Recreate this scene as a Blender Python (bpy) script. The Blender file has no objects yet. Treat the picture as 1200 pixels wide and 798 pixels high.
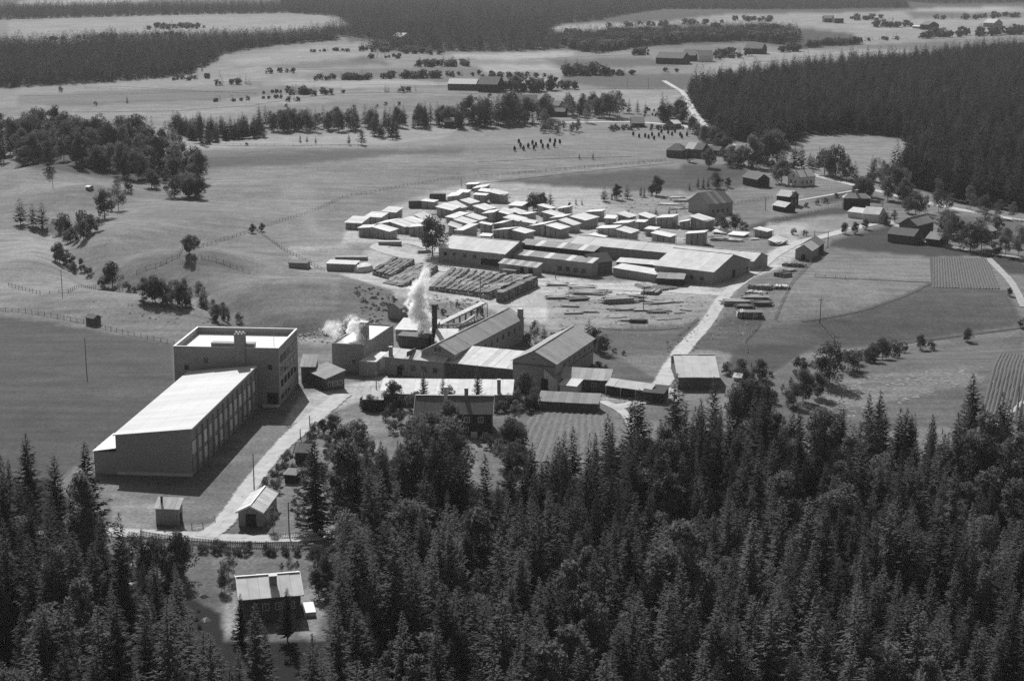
import bpy, math, random
import numpy as np
from mathutils import Vector, Matrix
S = bpy.context.scene
COL = S.collection
rnd = random.Random(7)
PI = math.pi
# ------------------------------------------------------------------ camera, sky, sun, exposure
FOC, YH, CH = 2000.0, -60.0, 115.0            # focal length (px of a 1200 px wide picture), horizon row, flying height (m)
TH = math.atan((399 - YH) / FOC)
CT, ST = math.cos(TH), math.sin(TH)
cam = bpy.data.objects.new('camera', bpy.data.cameras.new('camera')); COL.objects.link(cam)
cam.location = (0, 0, CH); cam.rotation_euler = (PI / 2 - TH, 0, 0)
cam.data.sensor_fit = 'HORIZONTAL'; cam.data.sensor_width = 36; cam.data.lens = 36 * FOC / 1200
cam.data.clip_start = 1; cam.data.clip_end = 40000
S.camera = cam
SUN_EL, SUN_AZ = math.radians(38), math.radians(-15)      # azimuth from +Y towards +X
w = bpy.data.worlds.new('World'); S.world = w; w.use_nodes = True
nt = w.node_tree; bg = nt.nodes['Background']
sky = nt.nodes.new('ShaderNodeTexSky'); sky.sky_type = 'NISHITA'; sky.sun_disc = False
sky.sun_elevation = SUN_EL; sky.sun_rotation = SUN_AZ; sky.dust_density = 2.5
bw = nt.nodes.new('ShaderNodeRGBToBW')                    # monochrome film: the sky's light without its colour
nt.links.new(sky.outputs[0], bw.inputs[0]); nt.links.new(bw.outputs[0], bg.inputs[0]); bg.inputs[1].default_value = 0.06
sd = bpy.data.lights.new('sun', 'SUN'); sd.energy = 4.8; sd.angle = math.radians(0.5); sd.color = (1, 1, 1)
sun = bpy.data.objects.new('sun', sd); COL.objects.link(sun)
sdir = Vector((math.sin(SUN_AZ) * math.cos(SUN_EL), math.cos(SUN_AZ) * math.cos(SUN_EL), math.sin(SUN_EL)))
sun.rotation_euler = (-sdir).to_track_quat('-Z', 'Y').to_euler(); sun.location = (-60, 300, 300)
S.view_settings.view_transform = 'Standard'; S.view_settings.look = 'None'
S.view_settings.exposure = 0.46; S.view_settings.gamma = 1.0
S.cycles.max_bounces = 9; S.cycles.diffuse_bounces = 2; S.cycles.transparent_max_bounces = 6; S.cycles.volume_bounces = 8
S.cycles.use_denoising = False; S.cycles.volume_step_rate = .6; S.cycles.volume_max_steps = 400

# ------------------------------------------------------------------ geometry of the place
def flat(px, py, z=0.0):
    u = px - 600.0; v = py - 399.0
    dy = FOC * CT - v * ST; dz = -FOC * ST - v * CT
    t = (z - CH) / dz
    return t * u, t * dy
def proj(x, y, z):
    z = z - CH; zc = y * CT - z * ST; dn = -y * ST - z * CT
    return 600 + FOC * x / zc, 399 + FOC * dn / zc
BUMPS = []                                     # swells of the land: x, y, height, sx, sy, angle
def bump(px, py, h, sx, sy, a=0.0):
    x, y = flat(px, py); BUMPS.append((x, y, h * (1.15 if px < 520 and py > 190 else 1.0) if py > 150 else min(h, 3), sx, sy, math.radians(a)))
bump(358, 346, 3.0, 26, 14, -8); bump(395, 342, 1.0, 12, 12); bump(315, 346, 1.2, 12, 12)
bump(232, 316, 4.5, 13, 14); bump(262, 318, 2.5, 12, 14)
bump(150, 290, 4.5, 16, 22, 15); bump(185, 272, 3.5, 26, 26); bump(120, 262, 1.5, 18, 22)
bump(55, 215, 6, 17, 26); bump(78, 240, 3.5, 18, 20); bump(10, 228, 4, 22, 30); bump(100, 195, 3, 14, 22)
bump(300, 225, 3.0, 60, 30); bump(420, 200, 3.0, 90, 28); bump(250, 185, 3.5, 60, 34); bump(480, 178, 2.5, 100, 30); bump(380, 290, 2, 30, 26)
bump(640, 178, 2.0, 80, 36); bump(90, 350, 1.6, 30, 18); bump(160, 365, 1.8, 24, 14)
bump(205, 250, 2.5, 14, 20, 30); bump(270, 262, 2, 16, 18, -20); bump(60, 300, 3, 14, 20); bump(30, 320, 2.5, 16, 16); bump(170, 318, 3, 9, 14); bump(110, 235, 3, 12, 16)
bump(930, 345, 2.0, 24, 34, 20); bump(1120, 385, -3.5, 50, 20, 8); bump(1000, 395, -2, 30, 14); bump(1100, 440, 2.0, 40, 14)
bump(890, 395, 1.8, 16, 12); bump(200, 128, 3, 90, 60); bump(330, 88, 5, 60, 60); bump(520, 110, 3, 90, 50); bump(600, 45, 14, 300, 250)
bump(150, 60, 10, 200, 160); bump(1100, 30, 8, 200, 200); bump(900, 20, 16, 300, 300); bump(300, 20, 15, 300, 300)
GUL = [flat(*p) for p in ((60, 268), (78, 300), (100, 322), (135, 336), (180, 342), (222, 346), (262, 360), (310, 378), (385, 384))]
def seg_dist(x, y, pts):
    d = np.full(np.shape(x), 1e9)
    for (ax, ay), (bx, by) in zip(pts[:-1], pts[1:]):
        vx, vy = bx - ax, by - ay; L = vx * vx + vy * vy
        t = np.clip(((x - ax) * vx + (y - ay) * vy) / L, 0, 1)
        d = np.minimum(d, np.hypot(x - ax - t * vx, y - ay - t * vy))
    return d
def G(x, y):
    x = np.asarray(x, float); y = np.asarray(y, float); z = np.zeros(np.broadcast(x, y).shape)
    for bx, by, h, sx, sy, a in BUMPS:
        c, s = math.cos(a), math.sin(a); dx, dy = x - bx, y - by
        z = z + h * np.exp(-0.5 * (((dx * c + dy * s) / sx) ** 2 + ((-dx * s + dy * c) / sy) ** 2))
    z = z - 4.5 * np.exp(-(seg_dist(x, y, GUL) / 9.0) ** 2)
    far = np.clip((np.hypot(x, y) - 5000) / 6000, 0, 1)
    return z + 60 * far * far * (0.6 + 0.4 * np.sin(x * 0.0011 + 1) * np.cos(y * 0.0007))
def W(px, py, dz=0.0):
    """where the line of sight through the photograph's px, py first meets the land (plus dz)"""
    x, y = flat(px, py, dz)
    for _ in range(12):
        z = float(G(x, y)) + dz; nx, ny = flat(px, py, z); x, y = 0.5 * (x + nx), 0.5 * (y + ny)
    return Vector((x, y, float(G(x, y))))
def W3(px, py, z): x, y = flat(px, py, z); return Vector((x, y, z))
def scale_at(y): return CT * (y - YH) / CH      # px per metre for things standing at row y

# ------------------------------------------------------------------ materials (grey: the place as a black-and-white film sees it)
MATS = {}
def mat(name, tone, var=0.15, sc=1.5, rough=0.9, rv=0.0, stripes=None, bump_=0.0):
    if name in MATS: return MATS[name]
    m = bpy.data.materials.new(name); m.use_nodes = True; n = m.node_tree; N = n.nodes; L = n.links
    b = N['Principled BSDF']; b.inputs['Roughness'].default_value = rough; b.inputs['Specular IOR Level'].default_value = 0.2
    tc = N.new('ShaderNodeTexCoord'); no = N.new('ShaderNodeTexNoise'); no.inputs['Scale'].default_value = sc; no.inputs['Detail'].default_value = 5
    no.inputs['Roughness'].default_value = 0.65
    vec = tc.outputs['Object']
    if stripes:
        mp = N.new('ShaderNodeMapping'); mp.inputs['Scale'].default_value = stripes; L.new(vec, mp.inputs[0]); vec = mp.outputs[0]
    L.new(vec, no.inputs['Vector'])
    mr = N.new('ShaderNodeMapRange'); mr.inputs['From Min'].default_value = 0.28; mr.inputs['From Max'].default_value = 0.72
    mr.inputs['To Min'].default_value = tone * (1 - var); mr.inputs['To Max'].default_value = tone * (1 + var)
    L.new(no.outputs['Fac'], mr.inputs['Value']); out = mr.outputs[0]
    if rv:
        oi = N.new('ShaderNodeObjectInfo'); r2 = N.new('ShaderNodeMapRange'); r2.inputs['To Min'].default_value = 1 - rv; r2.inputs['To Max'].default_value = 1 + rv
        L.new(oi.outputs['Random'], r2.inputs['Value']); mu = N.new('ShaderNodeMath'); mu.operation = 'MULTIPLY'
        L.new(out, mu.inputs[0]); L.new(r2.outputs[0], mu.inputs[1]); out = mu.outputs[0]
    L.new(out, b.inputs['Base Color'])
    if bump_:
        bp = N.new('ShaderNodeBump'); bp.inputs['Strength'].default_value = bump_; L.new(no.outputs['Fac'], bp.inputs['Height']); L.new(bp.outputs[0], b.inputs['Normal'])
    MATS[name] = m; return m
M_WHITE = mat('white_sheet_roof', 0.5, 0.18, 0.35, 0.8, 0.07)
M_FELT = mat('pale_felt_roof', 0.47, 0.16, 0.12, 0.8, 0.02, stripes=(0.3, 2, 1))
M_PALE = mat('pale_board_roof', 0.46, 0.18, 0.8, 0.9, 0.14)
M_GREY = mat('grey_board_roof', 0.26, 0.2, 0.7, 0.9, 0.13)
M_DGREY = mat('dark_slate_roof', 0.13, 0.2, 0.9, 0.9, 0.1)
M_VDARK = mat('dark_tarred_timber', 0.045, 0.3, 0.8, 0.9, 0.1)
M_STACKROOF = mat('weathered_stack_roof', 0.58, 0.22, 0.9, 0.9, 0.13, stripes=(1, 3, 1))
M_LUMBER = mat('sawn_lumber', 0.36, 0.22, 1.0, 0.9, 0.15, stripes=(0.5, 0.5, 5))
M_WOOD = mat('weathered_timber_wall', 0.27, 0.22, 1.0, 0.9, 0.05, stripes=(3, 3, 0.5))
M_DWOOD = mat('dark_timber_wall', 0.11, 0.25, 1.0, 0.9, 0.05, stripes=(3, 3, 0.5))
M_PAINT = mat('white_painted_boards', 0.62, 0.08, 1.5, 0.7, 0.05)
M_BRICK = mat('brick_wall', 0.29, 0.14, 0.6, 0.9, 0.03, stripes=(0.4, 0.4, 2.5))
M_BRICK2 = mat('darker_brick_wall', 0.26, 0.18, 0.35, 0.9, 0.03)
M_CONC = mat('pale_concrete', 0.5, 0.1, 0.5, 0.85)
M_ROOFGRAVEL = mat('pale_roof_gravel', 0.6, 0.08, 0.35, 0.9)
M_CHIM = mat('sooty_chimney_steel', 0.06, 0.25, 0.5, 0.8)
M_FRAME = mat('pale_window_frame', 0.5, 0.05, 2)
M_TRIM = mat('white_trim', 0.7, 0.05, 2)
M_POST = mat('weathered_post', 0.16, 0.2, 2, 0.9, 0.15)
M_LOG = mat('peeled_logs', 0.4, 0.55, 2.6, 0.9, 0.06)
M_LOGP = mat('bare_pale_logs', 0.55, 0.3, 2.0)
M_LOGD = mat('barked_logs', 0.2, 0.5, 2.4, 0.9, 0.1)
M_BARK = mat('tree_bark', 0.12, 0.3, 3, 0.95)
M_BIRCHBARK = mat('pale_birch_bark', 0.35, 0.4, 4, 0.9)
def road_mat(name, tone):
    m = mat(name, tone, .22, .35, .95); n = m.node_tree; N = n.nodes; L = n.links; b = N['Principled BSDF']
    a = N.new('ShaderNodeAttribute'); a.attribute_name = 'verge'; no = N.new('ShaderNodeTexNoise'); no.inputs['Scale'].default_value = .45; no.inputs['Detail'].default_value = 6; no.inputs['Roughness'].default_value = .7
    tc = N.new('ShaderNodeTexCoord'); L.new(tc.outputs['Object'], no.inputs['Vector'])
    ad = N.new('ShaderNodeMath'); ad.operation = 'ADD'; L.new(a.outputs['Fac'], ad.inputs[0]); L.new(no.outputs['Fac'], ad.inputs[1])
    mr = N.new('ShaderNodeMapRange'); mr.inputs['From Min'].default_value = .72; mr.inputs['From Max'].default_value = 1.02; L.new(ad.outputs[0], mr.inputs['Value']); L.new(mr.outputs[0], b.inputs['Alpha']); return m
M_ROAD = road_mat('pale_gravel_road', 0.36)
M_TRACK = road_mat('dirt_track', 0.28)
M_STONE = mat('field_stone', 0.38, 0.2, 2, 0.9, 0.2)
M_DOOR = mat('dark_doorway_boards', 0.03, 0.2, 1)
M_GRASSY = mat('rough_grass', 0.13, 0.25, 1)
M_HAY = mat('dark_drying_hay', 0.035, 0.3, 1.5)
def glass():
    m = bpy.data.materials.new('window_glass'); m.use_nodes = True; b = m.node_tree.nodes['Principled BSDF']
    b.inputs['Base Color'].default_value = (0.03, 0.03, 0.03, 1); b.inputs['Roughness'].default_value = 0.12; return m
M_GLASS = glass()
M_PANEL = mat('opal_glazing', 0.6, 0.12, 0.4, 0.5, 0.22)
def foliage(name, tone, rv=0.3, trans=0.25):
    m = bpy.data.materials.new(name); m.use_nodes = True; n = m.node_tree; N = n.nodes; L = n.links
    out = N['Material Output']; N.remove(N['Principled BSDF'])
    d = N.new('ShaderNodeBsdfDiffuse'); t = N.new('ShaderNodeBsdfTranslucent'); mx = N.new('ShaderNodeMixShader'); mx.inputs[0].default_value = trans
    oi = N.new('ShaderNodeObjectInfo'); r = N.new('ShaderNodeMapRange'); r.inputs['To Min'].default_value = tone * (1 - rv); r.inputs['To Max'].default_value = tone * (1 + rv)
    L.new(oi.outputs['Random'], r.inputs['Value'])
    tc = N.new('ShaderNodeTexCoord'); no = N.new('ShaderNodeTexNoise'); no.inputs['Scale'].default_value = 0.9; no.inputs['Detail'].default_value = 3
    L.new(tc.outputs['Object'], no.inputs['Vector']); r3 = N.new('ShaderNodeMapRange'); r3.inputs['From Min'].default_value = .3; r3.inputs['From Max'].default_value = .7
    r3.inputs['To Min'].default_value = .65; r3.inputs['To Max'].default_value = 1.35; L.new(no.outputs['Fac'], r3.inputs['Value'])
    mu = N.new('ShaderNodeMath'); mu.operation = 'MULTIPLY'; L.new(r.outputs[0], mu.inputs[0]); L.new(r3.outputs[0], mu.inputs[1])
    L.new(mu.outputs[0], d.inputs[0]); L.new(mu.outputs[0], t.inputs[0]); L.new(d.outputs[0], mx.inputs[1]); L.new(t.outputs[0], mx.inputs[2])
    L.new(mx.outputs[0], out.inputs[0]); return m
M_SPRUCE = foliage('spruce_needles', 0.13, 0.45, 0.45)
M_SPRUCED = foliage('view_darkened_spruce_needles', 0.06, 0.6, 0.25)  # needle tone darkened: view angle and lens flare put into the colour
M_PINE = foliage('pine_needles', 0.13, 0.25, 0.45)
M_LEAF = foliage('leaf_foliage', 0.12, 0.3, 0.35)
M_BIRCH = foliage('birch_foliage', 0.15, 0.25, 0.35)
M_BUSH = foliage('bush_foliage', 0.12, 0.25, 0.3)

# ------------------------------------------------------------------ mesh helpers
class MB:
    def __init__(s): s.v = []; s.f = []
    def add(s, vs, fs):
        n = len(s.v); s.v += [tuple(v) for v in vs]; s.f += [tuple(i + n for i in f) for f in fs]; return s
    def hexa(s, p):                                   # p: 4 bottom then 4 top, same order (counter-clockwise from above)
        return s.add(p, [(3, 2, 1, 0), (4, 5, 6, 7), (0, 1, 5, 4), (1, 2, 6, 5), (2, 3, 7, 6), (3, 0, 4, 7)])
    def box(s, o, u, v, a, b, c, d, z0, z1):          # in frame o,u,v: a..b along u, c..d along v
        q = [o + u * a + v * c, o + u * b + v * c, o + u * b + v * d, o + u * a + v * d]
        return s.hexa([Vector((p.x, p.y, z0)) for p in q] + [Vector((p.x, p.y, z1)) for p in q])
    def slab(s, q, t):                                # q: 4 corners in 3-D (ccw from above), thickness t downward
        return s.hexa([p - Vector((0, 0, t)) for p in q] + list(q))
    def tube(s, a, b, r0, r1, n=6):
        a = Vector(a); b = Vector(b); d = (b - a).normalized(); x = d.orthogonal().normalized(); y = d.cross(x)
        vs = [a + (x * math.cos(2 * PI * i / n) + y * math.sin(2 * PI * i / n)) * r0 for i in range(n)] + [b + (x * math.cos(2 * PI * i / n) + y * math.sin(2 * PI * i / n)) * r1 for i in range(n)]
        return s.add(vs, [(i, (i + 1) % n, n + (i + 1) % n, n + i) for i in range(n)] + [tuple(range(n - 1, -1, -1)), tuple(range(n, 2 * n))])
    def mesh(s, name, m, origin=(0, 0, 0)):
        me = bpy.data.meshes.new(name); ox, oy, oz = origin
        me.from_pydata([(x - ox, y - oy, z - oz) for x, y, z in s.v], [], s.f)
        if m: me.materials.append(m)
        me.update(); return me
def obj(name, mb, m, parent=None, kind=None, loc=(0, 0, 0)):
    root = parent
    while root is not None and root.parent is not None: root = root.parent
    org = tuple(root.location) if root is not None else loc
    o = bpy.data.objects.new(name, mb.mesh(name, m, org)); COL.objects.link(o)
    if parent is not None: o.parent = parent
    else: o.location = loc
    if kind: o['kind'] = kind
    return o
def thing(name, label, cat, loc, group=None):
    o = bpy.data.objects.new(name, None); COL.objects.link(o); o.location = loc; o.empty_display_size = 0.5
    o['label'] = label; o['category'] = cat
    if group: o['group'] = group
    return o
def tag(o, label, cat, group=None):
    o['label'] = label; o['category'] = cat
    if group: o['group'] = group
    return o

# ------------------------------------------------------------------ the land: one sheet, its grass tone varying field by field
def in_poly(px, py, poly):
    c = np.zeros(px.shape, bool); n = len(poly)
    for i in range(n):
        x0, y0 = poly[i]; x1, y1 = poly[(i + 1) % n]
        if y0 == y1: continue
        k = ((y0 > py) != (y1 > py)) & (px < (x1 - x0) * (py - y0) / (y1 - y0) + x0); c ^= k
    return c
def lin(g): return g ** 2.2
FIELDS = [  # what grows or lies on the ground, by patch: (tone in the photo, outline)
 (.50, [(-50, 60), (1250, 60), (1250, 600), (-50, 600)]),
 (.31, [(-200, -70), (1400, -70), (1400, 12), (-200, 12)]),
 (.30, [(-50, 45), (420, 28), (310, 56), (245, 68), (218, 88), (20, 103), (-50, 105)]),
 (.31, [(380, 12), (1060, 0), (1010, 52), (940, 58), (880, 50), (740, 56), (600, 62), (420, 62), (400, 40)]),
 (.52, [(10, 26), (200, 19), (380, 18), (420, 28), (330, 38), (110, 40), (95, 50), (10, 52)]), (.56, [(20, 2), (100, -2), (190, 1), (120, 6), (30, 8)]),
 (.58, [(75, 46), (110, 46), (120, 50), (78, 51)]), (.52, [(300, 25), (385, 20), (390, 27), (310, 32)]), (.55, [(300, 30), (412, 29), (412, 32), (330, 35)]),
 (.54, [(640, 32), (690, 28), (780, 26), (850, 17), (1000, 15), (1200, 8), (1250, 40), (1010, 52), (1000, 40), (900, 28), (780, 29), (700, 36), (655, 38)]),
 (.57, [(650, 33), (700, 29), (775, 27), (775, 31), (700, 35), (655, 36)]), (.60, [(1070, 10), (1180, 8), (1190, 14), (1080, 16)]), (.42, [(1010, 55), (1120, 48), (1110, 58), (1000, 62)]),
 (.54, [(262, 72), (330, 58), (480, 45), (440, 60), (430, 66), (310, 76)]), (.60, [(530, 64), (605, 62), (675, 60), (670, 66), (600, 71), (530, 67)]), (.58, [(520, 84), (600, 75), (606, 79), (560, 88), (530, 90)]),
 (.43, [(250, 93), (330, 84), (520, 80), (640, 79), (600, 100), (380, 106), (300, 101)]), (.57, [(270, 97), (340, 93), (480, 94), (540, 99), (400, 104)]), (.40, [(20, 114), (200, 110), (360, 109), (240, 118), (60, 125)]), (.57, [(600, 92), (660, 90), (655, 104), (600, 104)]), (.42, [(270, 80), (420, 70), (430, 77), (320, 84)]), (.58, [(560, 78), (640, 76), (660, 84), (570, 86)]), (.56, [(1000, 30), (1200, 22), (1200, 26), (1000, 35)]), (.40, [(1060, 14), (1200, 16), (1200, 21), (1070, 22)]), (.55, [(880, 60), (1010, 58), (1090, 60), (900, 74), (830, 92), (810, 84)]), (.38, [(640, 70), (760, 68), (800, 78), (660, 80)]),
 (.37, [(408, 70), (425, 66), (450, 72), (462, 77), (430, 76)]), (.38, [(660, 88), (800, 86), (830, 92), (800, 105), (720, 104), (655, 96)]),
 (.53, [(20, 105), (220, 92), (300, 78), (390, 84), (300, 99), (150, 104), (20, 112)]), (.44, [(20, 112), (150, 106), (300, 103), (400, 104), (280, 113), (120, 120), (20, 124)]), (.54, [(40, 132), (200, 130), (300, 122), (400, 117), (330, 130), (205, 142), (60, 140)]),
 (.53, [(260, 117), (330, 110), (410, 110), (320, 123)]), (.47, [(300, 125), (600, 108), (600, 130), (420, 145), (300, 140)]), (.55, [(630, 108), (800, 105), (795, 130), (700, 128), (640, 120)]),
 (.56, [(205, 165), (440, 150), (540, 150), (520, 162), (420, 172), (205, 177)]), (.44, [(225, 176), (420, 174), (480, 176), (560, 172), (560, 182), (400, 182), (225, 196)]),
 (.38, [(230, 186), (420, 176), (520, 177), (450, 183), (360, 192), (300, 196), (235, 197)]),
 (.50, [(560, 152), (830, 152), (880, 176), (860, 190), (780, 190), (600, 186), (540, 180)]),
 (.52, [(540, 205), (620, 199), (780, 189), (800, 192), (720, 199), (600, 209), (545, 214)]),
 (.37, [(545, 216), (620, 208), (780, 197), (870, 196), (905, 215), (840, 222), (770, 228), (700, 235), (600, 238), (560, 228)]),
 (.34, [(800, 192), (870, 193), (878, 205), (840, 212), (800, 210)]), (.52, [(925, 160), (1000, 156), (1085, 168), (1060, 190), (1035, 205), (990, 200), (925, 180)]),
 (.47, [(780, 228), (860, 222), (900, 228), (900, 262), (850, 268), (790, 250)]), (.34, [(905, 255), (1000, 240), (1010, 250), (960, 254), (900, 268), (860, 272)]),
 (.53, [(905, 262), (960, 254), (1005, 254), (1010, 270), (960, 276), (915, 272)]), (.47, [(940, 225), (1000, 218), (1060, 235), (1050, 246), (1000, 238), (950, 240)]), (.34, [(960, 232), (1000, 222), (1010, 230), (965, 240)]),
 (.33, [(975, 282), (1050, 262), (1100, 285), (1200, 300), (1200, 322), (1180, 320), (1150, 300), (1090, 302), (1030, 298), (970, 290)]), (.42, [(1100, 250), (1200, 260), (1200, 290), (1120, 280)]),
 (.50, [(972, 290), (1092, 302), (1090, 330), (1030, 328), (955, 324)]), (.50, [(955, 324), (1030, 328), (1060, 330), (1010, 365), (940, 376), (890, 382), (908, 355)]),
 (.40, [(1092, 330), (1180, 340), (1200, 380), (1130, 392), (1060, 402), (960, 412), (880, 420), (830, 410), (870, 388), (1000, 368), (1060, 345)]),
 (.33, [(1190, 305), (1200, 305), (1210, 322), (1190, 320)]),
 (.44, [(870, 430), (1000, 415), (1200, 392), (1200, 500), (1100, 500), (860, 520)]), (.50, [(990, 442), (1130, 430), (1160, 445), (1020, 475), (940, 480)]), (.36, [(860, 405), (960, 402), (900, 440), (850, 440)]),
 # works yard, bare ground
 (.66, [(400, 300), (470, 285), (520, 300), (640, 322), (700, 330), (860, 326), (930, 275), (945, 290), (890, 340), (860, 350), (820, 370), (700, 372), (620, 380), (560, 356), (480, 350), (430, 345), (400, 330)]),
 (.57, [(640, 352), (860, 345), (840, 375), (800, 400), (700, 402), (640, 385)]), (.43, [(700, 385), (820, 378), (790, 415), (720, 418), (690, 405)]), (.48, [(870, 330), (955, 300), (915, 345), (880, 390), (840, 400), (850, 360)]), (.40, [(850, 372), (900, 372), (860, 410), (800, 410)]),
 (.62, [(408, 262), (450, 246), (500, 228), (560, 212), (850, 232), (860, 280), (700, 292), (520, 285), (400, 285)]), (.49, [(430, 212), (540, 205), (550, 215), (480, 232)]), (.54, [(700, 225), (800, 222), (810, 252), (760, 254), (710, 240)]), (.6, [(900, 262), (950, 262), (930, 278), (890, 275)]),
 (.57, [(335, 290), (400, 285), (430, 300), (420, 320), (350, 318)]), (.46, [(400, 322), (460, 340), (470, 380), (440, 385), (395, 370)]),
 (.45, [(225, 380), (400, 362), (450, 385), (400, 410), (350, 420), (300, 400)]), (.56, [(345, 395), (420, 378), (440, 395), (395, 404), (355, 404)]),
 (.42, [(640, 400), (700, 402), (760, 440), (790, 455), (730, 480), (700, 470), (650, 440)]), (.58, [(700, 465), (790, 455), (800, 475), (730, 485), (715, 478)]),
 # large dark meadow and the other ground on the left
 (.385, [(-60, 362), (60, 378), (204, 404), (206, 460), (165, 490), (110, 530), (20, 600), (-60, 640)]), (.50, [(-60, 335), (47, 345), (112, 338), (170, 345), (260, 380), (205, 400), (60, 374), (-60, 358)]),
 (.54, [(-60, 270), (60, 270), (110, 335), (47, 345), (-60, 335)]), (.52, [(20, 190), (90, 196), (100, 215), (20, 222)]),
 (.48, [(228, 510), (330, 478), (370, 478), (340, 510), (290, 560), (262, 605), (215, 612), (130, 620), (120, 590), (190, 585)]),
 (.55, [(128, 578), (190, 590), (180, 620), (260, 612), (255, 625), (165, 625), (130, 610)]), (.66, [(352, 465), (450, 440), (480, 462), (420, 470), (370, 490), (330, 500)]),
 (.48, [(340, 560), (400, 545), (440, 500), (480, 480), (460, 520), (420, 560), (400, 630), (320, 625)]), (.54, [(425, 487), (452, 487), (470, 510), (440, 530), (420, 520)]),
 (.44, [(160, 640), (400, 645), (420, 700), (370, 760), (250, 760), (180, 690)]), (.52, [(355, 680), (375, 680), (380, 730), (358, 730)]),
 (.47, [(585, 480), (780, 470), (850, 480), (900, 540), (700, 560), (560, 590), (560, 520)]),
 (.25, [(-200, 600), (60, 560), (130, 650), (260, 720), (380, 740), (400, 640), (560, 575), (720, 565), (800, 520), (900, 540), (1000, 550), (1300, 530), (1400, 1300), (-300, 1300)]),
 (.47, [(248, 652), (388, 648), (384, 750), (262, 752)]), (.57, [(262, 694), (279, 692), (282, 738), (300, 745), (264, 745)]), (.57, [(352, 694), (374, 682), (380, 720), (368, 748), (352, 746)]), (.66, [(150, 640), (175, 640), (150, 700), (135, 690)]),
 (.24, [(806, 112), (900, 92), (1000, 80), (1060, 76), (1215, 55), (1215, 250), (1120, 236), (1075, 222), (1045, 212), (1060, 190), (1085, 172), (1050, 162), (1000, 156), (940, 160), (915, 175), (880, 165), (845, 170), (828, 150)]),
 (.33, [(20, 160), (110, 165), (235, 200), (240, 214), (160, 214), (60, 200), (20, 195)]),
]
ALB = 0.56
def build_ground():
    az = np.concatenate([np.linspace(-85, -24, 14), np.linspace(-22, 22, 620), np.linspace(24, 85, 14)]) * PI / 180
    rows = np.concatenate([np.array([-58.3, -57, -55, -52, -48]), np.arange(-44, 820, 1.8), np.arange(830, 1500, 30), [2000, 3000, 6000]])
    D = np.array([flat(600, r)[1] for r in rows])[::-1]; D[0] = 4; D[-1] = 14000
    A, R = np.meshgrid(az, np.abs(D)); X = R * np.sin(A); Y = R * np.cos(A); Z = G(X, Y); nr, nc = X.shape
    tx = X / np.maximum(Y, .1); zc = Y * CT - (Z - CH) * ST; px = 600 + FOC * X / zc
    zf = np.zeros_like(Z); zc0 = Y * CT + CH * ST; px0 = 600 + FOC * X / zc0; py0 = 399 + FOC * (-Y * ST + CH * CT) / zc0
    rs = np.random.RandomState(3)
    def wob(s, a):
        o = np.zeros_like(X)
        for k in range(5): ang = rs.rand() * 6.28; f = s * (1 + k * .7); o += a / (1 + k * .5) * np.sin((X * math.cos(ang) + Y * math.sin(ang)) / f * 6.28 + rs.rand() * 6.28)
        return o
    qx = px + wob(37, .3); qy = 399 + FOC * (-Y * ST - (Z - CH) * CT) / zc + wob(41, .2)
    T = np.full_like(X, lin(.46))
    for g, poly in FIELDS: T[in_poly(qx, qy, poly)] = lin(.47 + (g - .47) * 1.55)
    # soften the joints a little along both directions
    for _ in range(1):
        T[1:-1] = .25 * T[:-2] + .5 * T[1:-1] + .25 * T[2:]; T[:, 1:-1] = .25 * T[:, :-2] + .5 * T[:, 1:-1] + .25 * T[:, 2:]
    me = bpy.data.meshes.new('ground'); idx = np.arange(nr * nc).reshape(nr, nc)
    quads = np.stack([idx[:-1, :-1], idx[:-1, 1:], idx[1:, 1:], idx[1:, :-1]], -1).reshape(-1, 4)
    me.vertices.add(nr * nc); me.vertices.foreach_set('co', np.stack([X, Y, Z], -1).ravel())
    me.loops.add(quads.size); me.loops.foreach_set('vertex_index', quads.ravel().astype(np.int32))
    me.polygons.add(len(quads)); me.polygons.foreach_set('loop_start', np.arange(0, quads.size, 4, dtype=np.int32)); me.polygons.foreach_set('loop_total', np.full(len(quads), 4, np.int32))
    me.update(calc_edges=True); me.polygons.foreach_set('use_smooth', np.ones(len(quads), bool))
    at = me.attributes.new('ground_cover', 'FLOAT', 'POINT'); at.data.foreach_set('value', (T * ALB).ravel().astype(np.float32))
    m = bpy.data.materials.new('grass_and_earth'); m.use_nodes = True; n = m.node_tree; N = n.nodes; L = n.links; b = N['Principled BSDF']
    b.inputs['Roughness'].default_value = 0.95; b.inputs['Specular IOR Level'].default_value = 0.1
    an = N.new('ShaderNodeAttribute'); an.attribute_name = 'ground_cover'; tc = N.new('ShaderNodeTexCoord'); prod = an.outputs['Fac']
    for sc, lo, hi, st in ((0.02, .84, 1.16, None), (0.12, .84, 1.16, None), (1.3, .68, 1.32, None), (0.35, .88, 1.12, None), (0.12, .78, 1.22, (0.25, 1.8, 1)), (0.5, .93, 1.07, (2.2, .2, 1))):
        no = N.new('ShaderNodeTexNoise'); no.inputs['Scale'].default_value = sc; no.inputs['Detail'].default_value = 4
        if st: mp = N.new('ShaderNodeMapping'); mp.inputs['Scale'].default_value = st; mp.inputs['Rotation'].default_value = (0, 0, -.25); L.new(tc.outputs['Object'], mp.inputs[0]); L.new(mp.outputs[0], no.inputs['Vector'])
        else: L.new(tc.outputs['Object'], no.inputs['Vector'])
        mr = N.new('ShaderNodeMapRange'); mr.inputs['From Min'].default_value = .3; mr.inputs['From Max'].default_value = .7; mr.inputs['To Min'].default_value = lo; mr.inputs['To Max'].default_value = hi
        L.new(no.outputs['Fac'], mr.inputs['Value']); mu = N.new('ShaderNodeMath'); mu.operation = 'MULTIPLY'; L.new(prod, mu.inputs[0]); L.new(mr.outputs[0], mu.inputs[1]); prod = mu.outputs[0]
    L.new(prod, b.inputs['Base Color']); me.materials.append(m)
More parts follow.
